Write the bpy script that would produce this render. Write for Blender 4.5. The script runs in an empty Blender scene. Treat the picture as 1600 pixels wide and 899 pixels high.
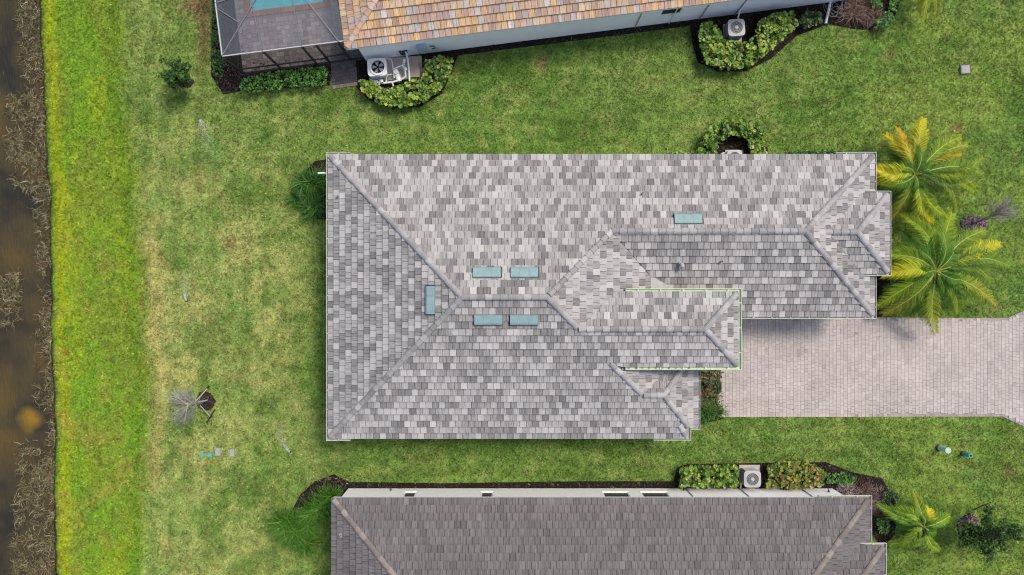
import bpy, math, random
import numpy as np
from mathutils import Vector, Matrix

# ------------------------------------------------------------------ camera, sky, sun
S = bpy.context.scene
COL = S.collection
random.seed(7)
RNG = np.random.default_rng(11)
H, F = 40.0, 1120.0            # flying height in metres, focal length in pixels of a 1600 wide picture
cam = bpy.data.objects.new('camera', bpy.data.cameras.new('camera'))
COL.objects.link(cam)
cam.location = (0, 0, H)
cam.data.sensor_width = 36.0
cam.data.lens = 36.0 * F / 1600.0
cam.data.clip_end = 2000.0
S.camera = cam
SUN_DIR = Vector((1.45, 1.15, 3.0)).normalized()
w = bpy.data.worlds.new('World'); S.world = w; w.use_nodes = True
nt = w.node_tree
sky = nt.nodes.new('ShaderNodeTexSky'); sky.sky_type = 'NISHITA'; sky.sun_disc = False
sky.sun_elevation = math.asin(SUN_DIR.z); sky.sun_rotation = math.atan2(SUN_DIR.x, SUN_DIR.y)
sky.air_density = 1.0; sky.dust_density = 3.8; sky.ozone_density = 1.15
bg = nt.nodes['Background']; bg.inputs['Strength'].default_value = 0.15
nt.links.new(sky.outputs[0], bg.inputs[0])
sun = bpy.data.objects.new('sun', bpy.data.lights.new('sun', 'SUN')); COL.objects.link(sun)
sun.data.energy = 2.0; sun.data.angle = math.radians(14); sun.data.color = (1.0, 0.90, 0.765)
sun.rotation_euler = (-SUN_DIR).to_track_quat('-Z', 'Y').to_euler()
sun.location = (20, 16, 60)
S.view_settings.view_transform = 'Standard'; S.view_settings.look = 'None'
S.view_settings.exposure = 0.42; S.view_settings.gamma = 1.0
S.render.engine = 'CYCLES'
S.cycles.use_denoising = True; S.cycles.filter_width = 1.15
S.cycles.max_bounces = 6; S.cycles.transparent_max_bounces = 12

def P(px, py, z=0.0):
    """world point at height z seen at this place of the 1600 x 899 photograph"""
    return Vector(((px - 800.0) * (H - z) / F, (449.5 - py) * (H - z) / F, z))

# ------------------------------------------------------------------ object helpers
WORLD = {}
def tag(o, label=None, cat=None, group=None, kind=None):
    if label: o['label'] = label
    if cat: o['category'] = cat
    if group: o['group'] = group
    if kind: o['kind'] = kind
    return o

def adopt(o, parent):
    if parent is not None:
        o.parent = parent
        o.matrix_parent_inverse = WORLD[parent.name].inverted()

def thing(name, label, cat, loc, group=None, rz=0.0):
    o = bpy.data.objects.new(name, None); COL.objects.link(o)
    o.empty_display_size = 0.3
    o.location = loc; o.rotation_euler = (0, 0, rz)
    WORLD[o.name] = Matrix.Translation(Vector(loc)) @ Matrix.Rotation(rz, 4, 'Z')
    return tag(o, label, cat, group)

class MB:
    """collects polygons with a colour each, and builds ONE mesh object out of them"""
    def __init__(s): s.v = []; s.f = []; s.c = []; s.uv = []
    def poly(s, pts, col=(1, 1, 1), uv=None):
        b = len(s.v); s.v.extend([tuple(p) for p in pts]); s.f.append(tuple(range(b, b + len(pts)))); s.c.append(col)
        s.uv.append(uv)
    def box(s, c, size, rz=0.0, col=(1, 1, 1), bev=0.0):
        c = Vector(c); hx, hy, hz = size[0] / 2, size[1] / 2, size[2] / 2
        R = Matrix.Rotation(rz, 3, 'Z')
        if bev > 0:
            b = min(bev, hx * .9, hy * .9)
            ring = [(hx, hy - b), (hx - b * .3, hy - b * .3), (hx - b, hy), (-hx + b, hy), (-hx + b * .3, hy - b * .3), (-hx, hy - b),
                    (-hx, -hy + b), (-hx + b * .3, -hy + b * .3), (-hx + b, -hy), (hx - b, -hy), (hx - b * .3, -hy + b * .3), (hx, -hy + b)]
        else:
            ring = [(hx, hy), (-hx, hy), (-hx, -hy), (hx, -hy)]
        bot = [c + R @ Vector((x, y, -hz)) for x, y in ring]; top = [c + R @ Vector((x, y, hz)) for x, y in ring]
        s.prism(bot, top, col)
    def prism(s, bot, top, col=(1, 1, 1)):
        n = len(bot)
        s.poly(top, col); s.poly(bot[::-1], col)
        for i in range(n):
            j = (i + 1) % n
            s.poly([bot[i], bot[j], top[j], top[i]], col)
    def tube(s, pts, radii, seg=6, col=(1, 1, 1), caps=True):
        pts = [Vector(p) for p in pts]
        if not hasattr(radii, '__len__'): radii = [radii] * len(pts)
        rings = []
        for i, p in enumerate(pts):
            d = (pts[min(i + 1, len(pts) - 1)] - pts[max(i - 1, 0)]).normalized()
            a = d.orthogonal().normalized() if abs(d.z) > .99 else d.cross(Vector((0, 0, 1))).normalized()
            b = d.cross(a)
            rings.append([p + (a * math.cos(6.28318 * k / seg) + b * math.sin(6.28318 * k / seg)) * radii[i] for k in range(seg)])
        for i in range(len(pts) - 1):
            for k in range(seg):
                m = (k + 1) % seg
                s.poly([rings[i][k], rings[i][m], rings[i + 1][m], rings[i + 1][k]], col)
        if caps:
            s.poly(rings[0][::-1], col); s.poly(rings[-1], col)
    def disc(s, c, r, z0, z1, seg=20, col=(1, 1, 1), r2=None):
        r2 = r if r2 is None else r2
        bot = [Vector((c[0] + r * math.cos(6.28318 * k / seg), c[1] + r * math.sin(6.28318 * k / seg), z0)) for k in range(seg)]
        top = [Vector((c[0] + r2 * math.cos(6.28318 * k / seg), c[1] + r2 * math.sin(6.28318 * k / seg), z1)) for k in range(seg)]
        s.prism(bot, top, col)
    def ring(s, c, r0, r1, z0, z1, seg=24, col=(1, 1, 1)):
        q = lambda r, k, z: Vector((c[0] + r * math.cos(6.28318 * k / seg), c[1] + r * math.sin(6.28318 * k / seg), z))
        for k in range(seg):
            m = k + 1
            s.poly([q(r0, k, z1), q(r1, k, z1), q(r1, m, z1), q(r0, m, z1)], col)
            s.poly([q(r1, k, z0), q(r1, m, z0), q(r1, m, z1), q(r1, k, z1)], col)
            s.poly([q(r0, m, z0), q(r0, k, z0), q(r0, k, z1), q(r0, m, z1)], col)
            s.poly([q(r0, m, z0), q(r1, m, z0), q(r1, k, z0), q(r0, k, z0)], col)
    def mesh(s, name, mat, smooth=False):
        m = bpy.data.meshes.new(name)
        m.from_pydata(s.v, [], s.f)
        n = len(s.f)
        a = m.attributes.new('col', 'FLOAT_COLOR', 'FACE')
        c = np.ones((n, 4), np.float32)
        if n: c[:, :3] = np.array(s.c, np.float32)
        a.data.foreach_set('color', c.ravel())
        if any(u is not None for u in s.uv):
            flat = []
            for f, u in zip(s.f, s.uv):
                for k in range(len(f)):
                    flat.extend(u[k] if u is not None else (0, 0))
            m.uv_layers.new(name='UVMap').data.foreach_set('uv', flat)
        if smooth: m.polygons.foreach_set('use_smooth', [True] * n)
        m.materials.append(mat)
        m.update()
        return m
    def build(s, name, mat, parent=None, smooth=False, kind=None):
        o = bpy.data.objects.new(name, s.mesh(name, mat, smooth)); COL.objects.link(o)
        WORLD[o.name] = Matrix.Identity(4)
        adopt(o, parent)
        if kind: o['kind'] = kind
        return o

def raw_mesh(name, verts, faces_tri, vcol, mat):
    """big triangle soup straight from numpy arrays, colour per vertex"""
    m = bpy.data.meshes.new(name)
    nv, nf = len(verts), len(faces_tri)
    m.vertices.add(nv); m.vertices.foreach_set('co', verts.astype(np.float32).ravel())
    k = faces_tri.shape[1]
    m.loops.add(nf * k); m.loops.foreach_set('vertex_index', faces_tri.astype(np.int32).ravel())
    m.polygons.add(nf); m.polygons.foreach_set('loop_start', np.arange(0, nf * k, k, dtype=np.int32))
    m.update(calc_edges=True)
    a = m.attributes.new('col', 'FLOAT_COLOR', 'POINT')
    c = np.ones((nv, 4), np.float32); c[:, :3] = vcol
    a.data.foreach_set('color', c.ravel())
    m.materials.append(mat)
    return m

# ------------------------------------------------------------------ materials
def material(name, base=(1, 1, 1), rough=0.7, attr=False, obj=False, noise=None, bump=None, streak=None, spec=0.3, metal=0.0, trans=0.0, noise2=None, stretch=(1, 1, 1), plain=0.0):
    m = bpy.data.materials.new(name); m.use_nodes = True
    t = m.node_tree; N, L = t.nodes, t.links
    bs = N['Principled BSDF']
    bs.inputs['Roughness'].default_value = rough; bs.inputs['Metallic'].default_value = metal
    bs.inputs['Specular IOR Level'].default_value = spec
    def mult(a, b):
        x = N.new('ShaderNodeMix'); x.data_type = 'RGBA'; x.blend_type = 'MULTIPLY'; x.inputs[0].default_value = 1
        L.new(a, x.inputs[6]); L.new(b, x.inputs[7]); return x.outputs[2]
    r = N.new('ShaderNodeRGB'); r.outputs[0].default_value = (*base, 1); c = r.outputs[0]
    if attr:
        a = N.new('ShaderNodeAttribute'); a.attribute_name = 'col'; c = mult(c, a.outputs['Color'])
    oi = None
    if obj:
        oi = N.new('ShaderNodeObjectInfo'); c = mult(c, oi.outputs['Color'])
    geo = N.new('ShaderNodeNewGeometry')
    mp = N.new('ShaderNodeMapping'); mp.inputs['Scale'].default_value = stretch; L.new(geo.outputs['Position'], mp.inputs[0])
    for nz in (noise, noise2):
        if nz:
            sc, lo, hi = nz
            n = N.new('ShaderNodeTexNoise'); n.inputs['Scale'].default_value = sc; n.inputs['Detail'].default_value = 5; n.inputs['Roughness'].default_value = .65
            L.new(mp.outputs[0], n.inputs['Vector'])
            mr = N.new('ShaderNodeMapRange'); mr.inputs[1].default_value = .3; mr.inputs[2].default_value = .7; mr.inputs[3].default_value = lo; mr.inputs[4].default_value = hi
            L.new(n.outputs[0], mr.inputs[0]); c = mult(c, mr.outputs[0])
    if streak:
        lo, hi = streak
        uv = N.new('ShaderNodeUVMap')
        off = uv.outputs[0]
        if obj:
            k = N.new('ShaderNodeVectorMath'); k.operation = 'MULTIPLY_ADD'
            sm = N.new('ShaderNodeMath'); sm.operation = 'MULTIPLY'; sm.inputs[1].default_value = 53.0; L.new(oi.outputs['Random'], sm.inputs[0])
            ad = N.new('ShaderNodeVectorMath'); ad.operation = 'ADD'; L.new(uv.outputs[0], ad.inputs[0]); L.new(sm.outputs[0], ad.inputs[1]); off = ad.outputs[0]
        m2 = N.new('ShaderNodeMapping'); m2.inputs['Scale'].default_value = (26, 1.1, 1); L.new(off, m2.inputs[0])
        n = N.new('ShaderNodeTexNoise'); n.inputs['Scale'].default_value = 1.0; n.inputs['Detail'].default_value = 4; L.new(m2.outputs[0], n.inputs['Vector'])
        mr = N.new('ShaderNodeMapRange'); mr.inputs[1].default_value = .32; mr.inputs[2].default_value = .68; mr.inputs[3].default_value = lo; mr.inputs[4].default_value = hi
        L.new(n.outputs[0], mr.inputs[0])
        # pale tiles are plain, the darker ones streaked
        lum = N.new('ShaderNodeMapRange'); lum.inputs[1].default_value = .28; lum.inputs[2].default_value = .35; lum.inputs[3].default_value = 0; lum.inputs[4].default_value = plain; L.new(c, lum.inputs[0])
        mm = N.new('ShaderNodeMix'); mm.data_type = 'FLOAT'; L.new(lum.outputs[0], mm.inputs[0]); L.new(mr.outputs[0], mm.inputs[2]); mm.inputs[3].default_value = 1.0
        c = mult(c, mm.outputs[0])
    L.new(c, bs.inputs['Base Color'])
    if bump:
        sc, st = bump
        n = N.new('ShaderNodeTexNoise'); n.inputs['Scale'].default_value = sc; n.inputs['Detail'].default_value = 4; L.new(mp.outputs[0], n.inputs['Vector'])
        b = N.new('ShaderNodeBump'); b.inputs['Strength'].default_value = st; b.inputs['Distance'].default_value = .03; L.new(n.outputs[0], b.inputs['Height']); L.new(b.outputs[0], bs.inputs['Normal'])
    if trans > 0:
        tl = N.new('ShaderNodeBsdfTranslucent'); L.new(c, tl.inputs[0])
        mx = N.new('ShaderNodeMixShader'); mx.inputs[0].default_value = trans
        L.new(bs.outputs[0], mx.inputs[1]); L.new(tl.outputs[0], mx.inputs[2]); L.new(mx.outputs[0], N['Material Output'].inputs[0])
    return m

def see_through(name, base, clear, rough=.6):
    m = bpy.data.materials.new(name); m.use_nodes = True
    t = m.node_tree; N, L = t.nodes, t.links
    bs = N['Principled BSDF']; bs.inputs['Base Color'].default_value = (*base, 1); bs.inputs['Roughness'].default_value = rough
    tr = N.new('ShaderNodeBsdfTransparent'); mx = N.new('ShaderNodeMixShader'); mx.inputs[0].default_value = clear
    L.new(bs.outputs[0], mx.inputs[1]); L.new(tr.outputs[0], mx.inputs[2]); L.new(mx.outputs[0], N['Material Output'].inputs[0])
    return m

M_GROUND = material('turf_soil', attr=True, rough=.95, noise=(9, .7, 1.2), noise2=(40, .65, 1.3), spec=.1)
M_GRASS = material('grass_blades', attr=True, rough=.75, spec=.15, trans=.25)
M_LEAF = material('glossy_leaf', attr=True, rough=.42, spec=.4, trans=.2)
M_MATTLEAF = material('matt_leaf', attr=True, rough=.6, spec=.25, trans=.25)
M_TWIG = material('twig', attr=True, rough=.85, spec=.1)
M_BARK = material('bark', (.2, .16, .12), rough=.9, noise=(14, .6, 1.3), bump=(30, .5))
M_MULCH = material('mulch', (.015, .0115, .010), rough=.95, noise=(12, .5, 1.6), bump=(25, .8), spec=.1)
M_CHIP = material('mulch_chip', attr=True, rough=.9, spec=.15)
M_TILE = material('roof_tile_concrete', attr=True, obj=True, rough=.8, spec=.2, streak=(.66, 1.25), plain=.75, noise=(.7, .9, 1.06), noise2=(30, .88, 1.1), bump=(60, .25))
M_TILEO = material('roof_tile_terracotta', attr=True, obj=True, rough=.8, spec=.2, streak=(.66, 1.24), noise=(1.3, .94, 1.06), noise2=(30, .86, 1.12), bump=(60, .25))
M_CAP = material('ridge_tile_concrete', obj=True, rough=.8, spec=.2, noise=(22, .78, 1.16), bump=(40, .35), stretch=(1, 1, 1))
M_DECK = material('roof_underlay', (.10, .10, .105), rough=.9)
M_DECKB = material('roof_underlay_brown', (.07, .06, .06), rough=.9)
M_DECKO = material('roof_underlay_rust', (.13, .08, .06), rough=.9)
M_WALL = material('stucco_pale', (.82, .815, .80), rough=.85, noise=(3, .95, 1.04), spec=.2)
M_WALLG = material('stucco_grey', (.86, .85, .845), rough=.85, noise=(1.5, .95, 1.04), spec=.2)
M_WHITE = material('white_paint', (.76, .76, .74), rough=.45, noise=(6, .9, 1.04))
M_PVC = material('white_pvc', (.74, .74, .71), rough=.4, noise=(9, .85, 1.05))
M_GUTTER = material('gutter_aluminium', attr=True, rough=.45, noise=(5, .88, 1.06))
M_VENT = material('teal_vent_paint', (.20, .30, .308), attr=True, rough=.55, noise=(3, .82, 1.08), noise2=(60, .93, 1.06))
M_DARK = material('dark_opening', (.012, .012, .014), rough=.8)
M_PIPE = material('grey_pipe', (.30, .30, .30), rough=.6, noise=(20, .85, 1.1))
M_CRICKET = material('pale_flashing', (.37, .37, .375), rough=.7, noise=(6, .75, 1.1))
M_PAVER = material('pink_grey_paver', attr=True, obj=True, rough=.9, spec=.15, noise=(.5, .82, 1.06), noise2=(35, .86, 1.12), bump=(50, .3))
M_JOINT = material('joint_sand', (.28, .25, .24), rough=.95, noise=(4, .7, 1.2))
M_CONC = material('concrete', (.42, .39, .35), rough=.9, noise=(5, .8, 1.1), bump=(40, .2))
M_ACTOP = material('ac_top_metal', (.36, .36, .355), rough=.5, noise=(8, .88, 1.06))
M_ACSIDE = material('ac_louvre_metal', (.10, .10, .105), rough=.55, noise=(20, .8, 1.2))
M_ACFAN = material('ac_fan_guard', (.30, .31, .32), rough=.5)
M_SCREEN = see_through('insect_screen', (.11, .12, .14), .50)
M_SCREENW = see_through('insect_screen_wall', (.012, .012, .014), .42)
M_BRONZE = material('bronze_frame', (.035, .035, .04), rough=.4)
M_SILVER = material('silver_frame', (.15, .16, .175), rough=.4)
M_EAVE = material('pale_grey_frame', (.40, .42, .43), rough=.4)
M_POOL = material('pool_water', (.10, .66, .78), rough=.06, noise=(2, .88, 1.1), bump=(3, .15), spec=.5)
M_COPING = material('pool_coping', attr=True, rough=.8, noise=(8, .85, 1.1))
M_GLASS = material('window_glass', (.02, .03, .03), rough=.35, spec=.12)
M_CAPG = material('pale_cap', (.34, .46, .385), rough=.6)
M_TEAL = material('teal_plastic', (.07, .33, .30), rough=.5, noise=(20, .85, 1.1))
M_GREENCAP = material('pale_green_plastic', (.40, .62, .48), rough=.5, noise=(20, .85, 1.1))
M_GREYBOX = material('grey_plastic', (.28, .29, .275), rough=.7, noise=(15, .85, 1.1))
M_BLACK = material('black_plastic', (.02, .02, .022), rough=.5)
M_BLUEBOX = material('pale_blue_box', (.30, .40, .47), rough=.5)
M_STAKE = material('pale_stake', (.42, .40, .36), rough=.8)
M_SPRAY = see_through('water_spray', (.75, .78, .8), .72, .4)

def water_material():
    m = bpy.data.materials.new('pond_water'); m.use_nodes = True
    t = m.node_tree; N, L = t.nodes, t.links
    bs = N['Principled BSDF']; bs.inputs['Roughness'].default_value = .06; bs.inputs['IOR'].default_value = 1.33
    geo = N.new('ShaderNodeNewGeometry')
    def noise(sc, detail, stretch=(1, 1, 1)):
        mp = N.new('ShaderNodeMapping'); mp.inputs['Scale'].default_value = stretch; L.new(geo.outputs['Position'], mp.inputs[0])
        n = N.new('ShaderNodeTexNoise'); n.inputs['Scale'].default_value = sc; n.inputs['Detail'].default_value = detail; L.new(mp.outputs[0], n.inputs['Vector']); return n.outputs[0]
    cr = N.new('ShaderNodeValToRGB'); e = cr.color_ramp.elements
    e[0].position = .36; e[0].color = (.023, .021, .015, 1); e[1].position = .68; e[1].color = (.080, .054, .017, 1)
    k = cr.color_ramp.elements.new(.52); k.color = (.052, .041, .019, 1)
    L.new(noise(.33, 3), cr.inputs[0]); col = cr.outputs[0]
    # the mustard algae bloom seen under the surface
    c = P(49, 655, -.25)
    sub = N.new('ShaderNodeVectorMath'); sub.operation = 'SUBTRACT'; L.new(geo.outputs['Position'], sub.inputs[0]); sub.inputs[1].default_value = c
    sc = N.new('ShaderNodeVectorMath'); sc.operation = 'MULTIPLY'; sc.inputs[1].default_value = (1.0, .95, 0); L.new(sub.outputs[0], sc.inputs[0])
    ln = N.new('ShaderNodeVectorMath'); ln.operation = 'LENGTH'; L.new(sc.outputs[0], ln.inputs[0])
    nz = N.new('ShaderNodeMath'); nz.operation = 'MULTIPLY_ADD'; L.new(noise(1.6, 4), nz.inputs[0]); nz.inputs[1].default_value = .7; L.new(ln.outputs['Value'], nz.inputs[2])
    mr = N.new('ShaderNodeMapRange'); mr.inputs[1].default_value = .45; mr.inputs[2].default_value = 1.2; mr.inputs[3].default_value = .8; mr.inputs[4].default_value = 0; L.new(nz.outputs[0], mr.inputs[0])
    mx = N.new('ShaderNodeMix'); mx.data_type = 'RGBA'; L.new(mr.outputs[0], mx.inputs[0]); L.new(col, mx.inputs[6]); mx.inputs[7].default_value = (.24, .145, .012, 1)
    L.new(mx.outputs[2], bs.inputs['Base Color'])
    b = N.new('ShaderNodeBump'); b.inputs['Strength'].default_value = .9; b.inputs['Distance'].default_value = .06
    L.new(noise(7.5, 3, (1, .3, 1)), b.inputs['Height']); L.new(b.outputs[0], bs.inputs['Normal'])
    return m
M_WATER = water_material()

# ------------------------------------------------------------------ numeric noise, polygons
def vnoise(x, y, seed=0):
    xi = np.floor(x).astype(np.int64); yi = np.floor(y).astype(np.int64)
    fx = x - xi; fy = y - yi; fx = fx * fx * (3 - 2 * fx); fy = fy * fy * (3 - 2 * fy)
    def h(a, b):
        n = (a * 374761393 + b * 668265263 + seed * 1442695041) & 0xffffffff
        n = ((n ^ (n >> 13)) * 1274126177) & 0xffffffff
        return ((n ^ (n >> 16)) & 0xffff) / 65535.0
    return (h(xi, yi) * (1 - fx) + h(xi + 1, yi) * fx) * (1 - fy) + (h(xi, yi + 1) * (1 - fx) + h(xi + 1, yi + 1) * fx) * fy
def fbm(x, y, seed=0, octv=4):
    s = 0; a = .5; t = 0
    for k in range(octv):
        s = s + a * vnoise(x * 2 ** k + 17.3 * k, y * 2 ** k - 9.1 * k, seed + k); t += a; a *= .55
    return s / t
def inside(px, py, poly):
    r = np.zeros(np.shape(px), bool); n = len(poly)
    for i in range(n):
        x1, y1 = poly[i]; x2, y2 = poly[(i + 1) % n]
        if y1 == y2: continue
        r ^= ((y1 > py) != (y2 > py)) & (px < (x2 - x1) * (py - y1) / (y2 - y1) + x1)
    return r
def sstep(a, b, x):
    t = np.clip((x - a) / (b - a), 0, 1); return t * t * (3 - 2 * t)

SHORE_Y = [-600, 0, 120, 230, 300, 400, 500, 600, 700, 800, 899, 1500]
SHORE_X = [62, 66, 72, 76, 82, 84, 83, 87, 91, 88, 91, 96]
def shore(py): return np.interp(py, SHORE_Y, SHORE_X) + 4 * (fbm(py / 22.0, py * 0 + 3.3, 5, 3) - .5) * 2
EDGE_Y = [-400, 0, 150, 300, 450, 600, 750, 899, 1300]
EDGE_X = [175, 186, 195, 212, 226, 233, 228, 226, 230]

def lawn_colour(X, Y):
    px = X * F / H + 800; py = 449.5 - Y * F / H
    n1 = fbm(X / 2.6, Y / 2.6, 1, 4); n2 = fbm(X / .8, Y / .8, 9, 3); n3 = fbm(X / 6.0, Y / 6.0, 21, 3); n4 = fbm(X / .25, Y / .25, 33, 2)
    c = lambda *a: np.array(a)[None, :]
    def mix(a, b, t): return a * (1 - t[:, None]) + b * t[:, None]
    rich = c(.096, .176, .036) * np.ones((len(X), 1)); pale = c(.19, .255, .072); dry = c(.34, .315, .125); lime = c(.142, .258, .020); yel = c(.275, .315, .016); deep = c(.050, .108, .016); brown = c(.15, .115, .05)
    n5 = fbm(X / 1.2, Y / 1.2, 61, 4)
    back = sstep(520, 400, px + 60 * (n3 - .5))
    dryness = np.clip(sstep(.40, .64, n1) * .6 + sstep(.45, .66, n5) * .5, 0, 1)
    south = sstep(170, 380, py + 90 * (n3 - .5))
    g = mix(rich, pale, np.clip(back * (.36 + .36 * south) + .24 * sstep(.44, .66, n1), 0, 1))
    g = mix(g, dry, np.clip(dryness * back * (.10 + .42 * south), 0, 1) * .65)
    g = mix(g, rich * 1.1, back * sstep(.50, .66, fbm(X / 1.9, Y / 1.9, 91, 4)) * .65)
    g = mix(g, dry, sstep(.50, .70, n2) * .17)
    g = mix(g, deep, sstep(.52, .72, fbm(X / .55, Y / .55, 47, 3)) * .4)
    right = sstep(1180, 1450, px)
    g = mix(g, c(.145, .22, .04), right * .6 * sstep(.3, .6, n1))
    g = mix(g, deep, sstep(.56, .74, fbm(X / 1.7, Y / 1.7, 55, 3)) * .5)
    # worn tan line along the edge of the strip
    e = np.interp(py, EDGE_Y, EDGE_X) + 16 * (n2 - .5) + 20 * (n5 - .5) + 18 * (fbm(py / 70.0, py * 0 + 8.1, 15, 3) - .5)
    tan = np.exp(-((px - e - 16) / 13.0) ** 2) * sstep(230, 420, py)
    g = mix(g, c(.38, .325, .13), tan * .5 * sstep(.3, .55, n2 * .5 + n1 * .5))
    # bare soil beside the screen cage, brown tufts
    soil = np.exp(-((px - 318) / 11.0) ** 2) * sstep(135, 60, py) + np.exp(-((px - 300) / 22.0) ** 2 - ((py - 8) / 16.0) ** 2)
    g = mix(g, c(.15, .085, .05), np.clip(soil, 0, 1) * .7)
    for (bx, by, br) in ((335, 290, 22), (355, 375, 20), (1495, 200, 9), (1570, 740, 14), (1500, 300, 14), (1395, 85, 10), (370, 600, 14), (1555, 485, 12), (850, 100, 12), (610, 232, 12)):
        t = np.exp(-(((px - bx) / br) ** 2 + ((py - by) / br) ** 2))
        g = mix(g, brown, t * sstep(.4, .6, n2) * .9)
    # vivid strip on the bank
    sh = shore(py)
    strip = sstep(18, -18, px - e)
    vv = mix(lime * np.ones((len(X), 1)), yel, np.clip(sstep(.46, .64, fbm(px / 30.0, py / 80.0, 71, 4)) * .38, 0, 1))
    vv = mix(vv, c(.165, .225, .028), sstep(.46, .60, fbm(X / 1.5, Y / 2.6, 81, 4)) * .75)
    vv = mix(vv, c(.30, .335, .008), np.exp(-((px - sh - 13 - 10 * (n5 - .5)) / 9.0) ** 2) * .6)
    vv = mix(vv, c(.085, .175, .010), np.exp(-((px - e + 12) / 11.0) ** 2) * .6)
    vv = mix(vv, c(.27, .22, .05), sstep(.54, .70, n5) * .35 * sstep(200, 500, py))
    # mower passes: round the houses, and up and down the back lawn
    band = np.sin(6.2832 * (py + 9 * np.sin(px / 95.0) + 10 * (n3 - .5)) / 25.0) * sstep(430, 540, px) + .8 * np.sin(6.2832 * (px + 8 * (n3 - .5) + py * .03) / 27.0) * sstep(480, 400, px)
    g = g * (1 + .085 * band)[:, None]
    g = g * np.array([1.19, 1.14, 1.06])[None, :]
    g = mix(g, vv, strip)
    g = g * (1 + .55 * (n4 - .5))[:, None]
    mud = sstep(2, -6, px - sh)
    g = mix(g, c(.03, .024, .016), mud)
    return np.clip(g, .004, .6)

# polygons (photograph pixels at ground height) of all that is not grass
BEDS = {
 'cage': [(334, -30), (331, 60), (330, 118), (349, 148), (376, 143), (440, 139), (516, 134), (520, 90), (400, 95), (352, -30)],
 'equipment': [(512, 92), (556, 100), (556, 135), (575, 156), (612, 170), (655, 168), (692, 146), (706, 112), (716, 87), (900, 64), (1078, 41), (1082, 70), (1090, 98), (1120, 112), (1165, 112), (1205, 92), (1245, 56), (1295, 38), (1335, 46), (1372, 48), (1396, 30), (1410, -5), (1410, -60), (1200, -60), (700, 40), (560, 70)],
 'north': [(1085, 250), (1098, 218), (1112, 198), (1150, 190), (1186, 197), (1198, 225), (1202, 250)],
 'neighbour': [(455, 800), (470, 772), (492, 752), (522, 741), (546, 753), (700, 755), (900, 752), (1052, 752), (1058, 730), (1075, 725), (1290, 722), (1332, 738), (1378, 747), (1402, 792), (1398, 835), (1378, 858), (1340, 800), (545, 790), (530, 805), (500, 810)],
 'entry': [(1060, 560), (1130, 560), (1130, 655), (1096, 662), (1060, 660)],
 'west': [(540, 245), (492, 252), (466, 280), (462, 318), (486, 342), (540, 345)],
 'northeast': [(1230, 252), (1232, 238), (1312, 236), (1345, 252), (1372, 262), (1392, 300), (1392, 350), (1390, 470), (1372, 497), (1340, 497), (1340, 260)],
}
RINGS = {'left': (322, 627, 14, 15), 'upper': (291, 129, 12, 9), 'right': (1520, 349, 22, 12), 'lower': (1513, 820, 17, 17)}
for k, (cx, cy, rx, ry) in RINGS.items():
    rr = random.Random(k)
    BEDS['ring_' + k] = [(cx + rx * (1 + rr.uniform(-.14, .14)) * math.cos(a * .5236), cy + ry * (1 + rr.uniform(-.14, .14)) * math.sin(a * .5236)) for a in range(12)]
DRIVE = [(1060, 490), (1365, 496), (1480, 497), (1574, 497), (1603, 484), (1760, 415), (1760, 740), (1603, 668), (1566, 651), (1060, 652)]
WALK = [(517, 99), (556, 94), (559, 134), (520, 140)]
HOUSE_MAIN = [(540, 262), (1310, 262), (1310, 486), (1066, 486), (1066, 660), (540, 660)]
HOUSE_LOW = [(540, 763), (1308, 763), (1308, 1200), (540, 1200)]

# ------------------------------------------------------------------ ground, grass, pond
def ground():
    far = np.array([41 + 2.0 * k * (1 + .09 * k) for k in range(20)] + [220.0]); mid = np.arange(33.4, 40.5, .4)
    xs = np.concatenate([-far[::-1], -mid[::-1], np.arange(-33, 33.01, .13), mid, far])
    fy = np.array([31 + 2.0 * k * (1 + .09 * k) for k in range(20)] + [220.0]); my = np.arange(19.4, 30.5, .4)
    ys = np.concatenate([-fy[::-1], -my[::-1], np.arange(-19, 19.01, .13), my, fy])
    X, Y = np.meshgrid(xs, ys); x = X.ravel(); y = Y.ravel()
    px = x * F / H + 800; py = 449.5 - y * F / H
    z = -1.3 * sstep(4, -45, px - shore(py)) + .02 * (fbm(x / 3, y / 3, 2, 2) - .5)
    z = np.where((np.abs(x) > 33) | (np.abs(y) > 19), np.where(px < shore(py), -1.3, 0), z)
    nx, ny = len(xs), len(ys)
    i = np.arange(nx * ny).reshape(ny, nx)
    f = np.stack([i[:-1, :-1], i[:-1, 1:], i[1:, 1:], i[1:, :-1]], -1).reshape(-1, 4)
    o = bpy.data.objects.new('ground', raw_mesh('ground', np.stack([x, y, z], -1), f, lawn_colour(x, y), M_GROUND)); COL.objects.link(o)
    tag(o, kind='structure')
    W = MB(); W.poly([(-220, -220, -.25), (P(100, 0).x, -220, -.25), (P(100, 0).x, 220, -.25), (-220, 220, -.25)])
    W.build('water', M_WATER, kind='structure')
ground()

def top_local(lx, ly, z=0.0):
    a = math.radians(7.2); c = P(540, 77, 3)
    return Vector((c.x + lx * math.cos(a) - ly * math.sin(a), c.y + lx * math.sin(a) + ly * math.cos(a), z))
def px_of(v): return (v.x * F / (H - v.z) + 800, 449.5 - v.y * F / (H - v.z))
HOUSE_TOP = [px_of(top_local(*q)) for q in ((.5, .3), (27, .3), (27, 14), (.5, 14))]
CAGE = [px_of(top_local(*q)) for q in ((-6.4, .4), (.6, .4), (.6, 12), (-6.4, 12))]

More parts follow.
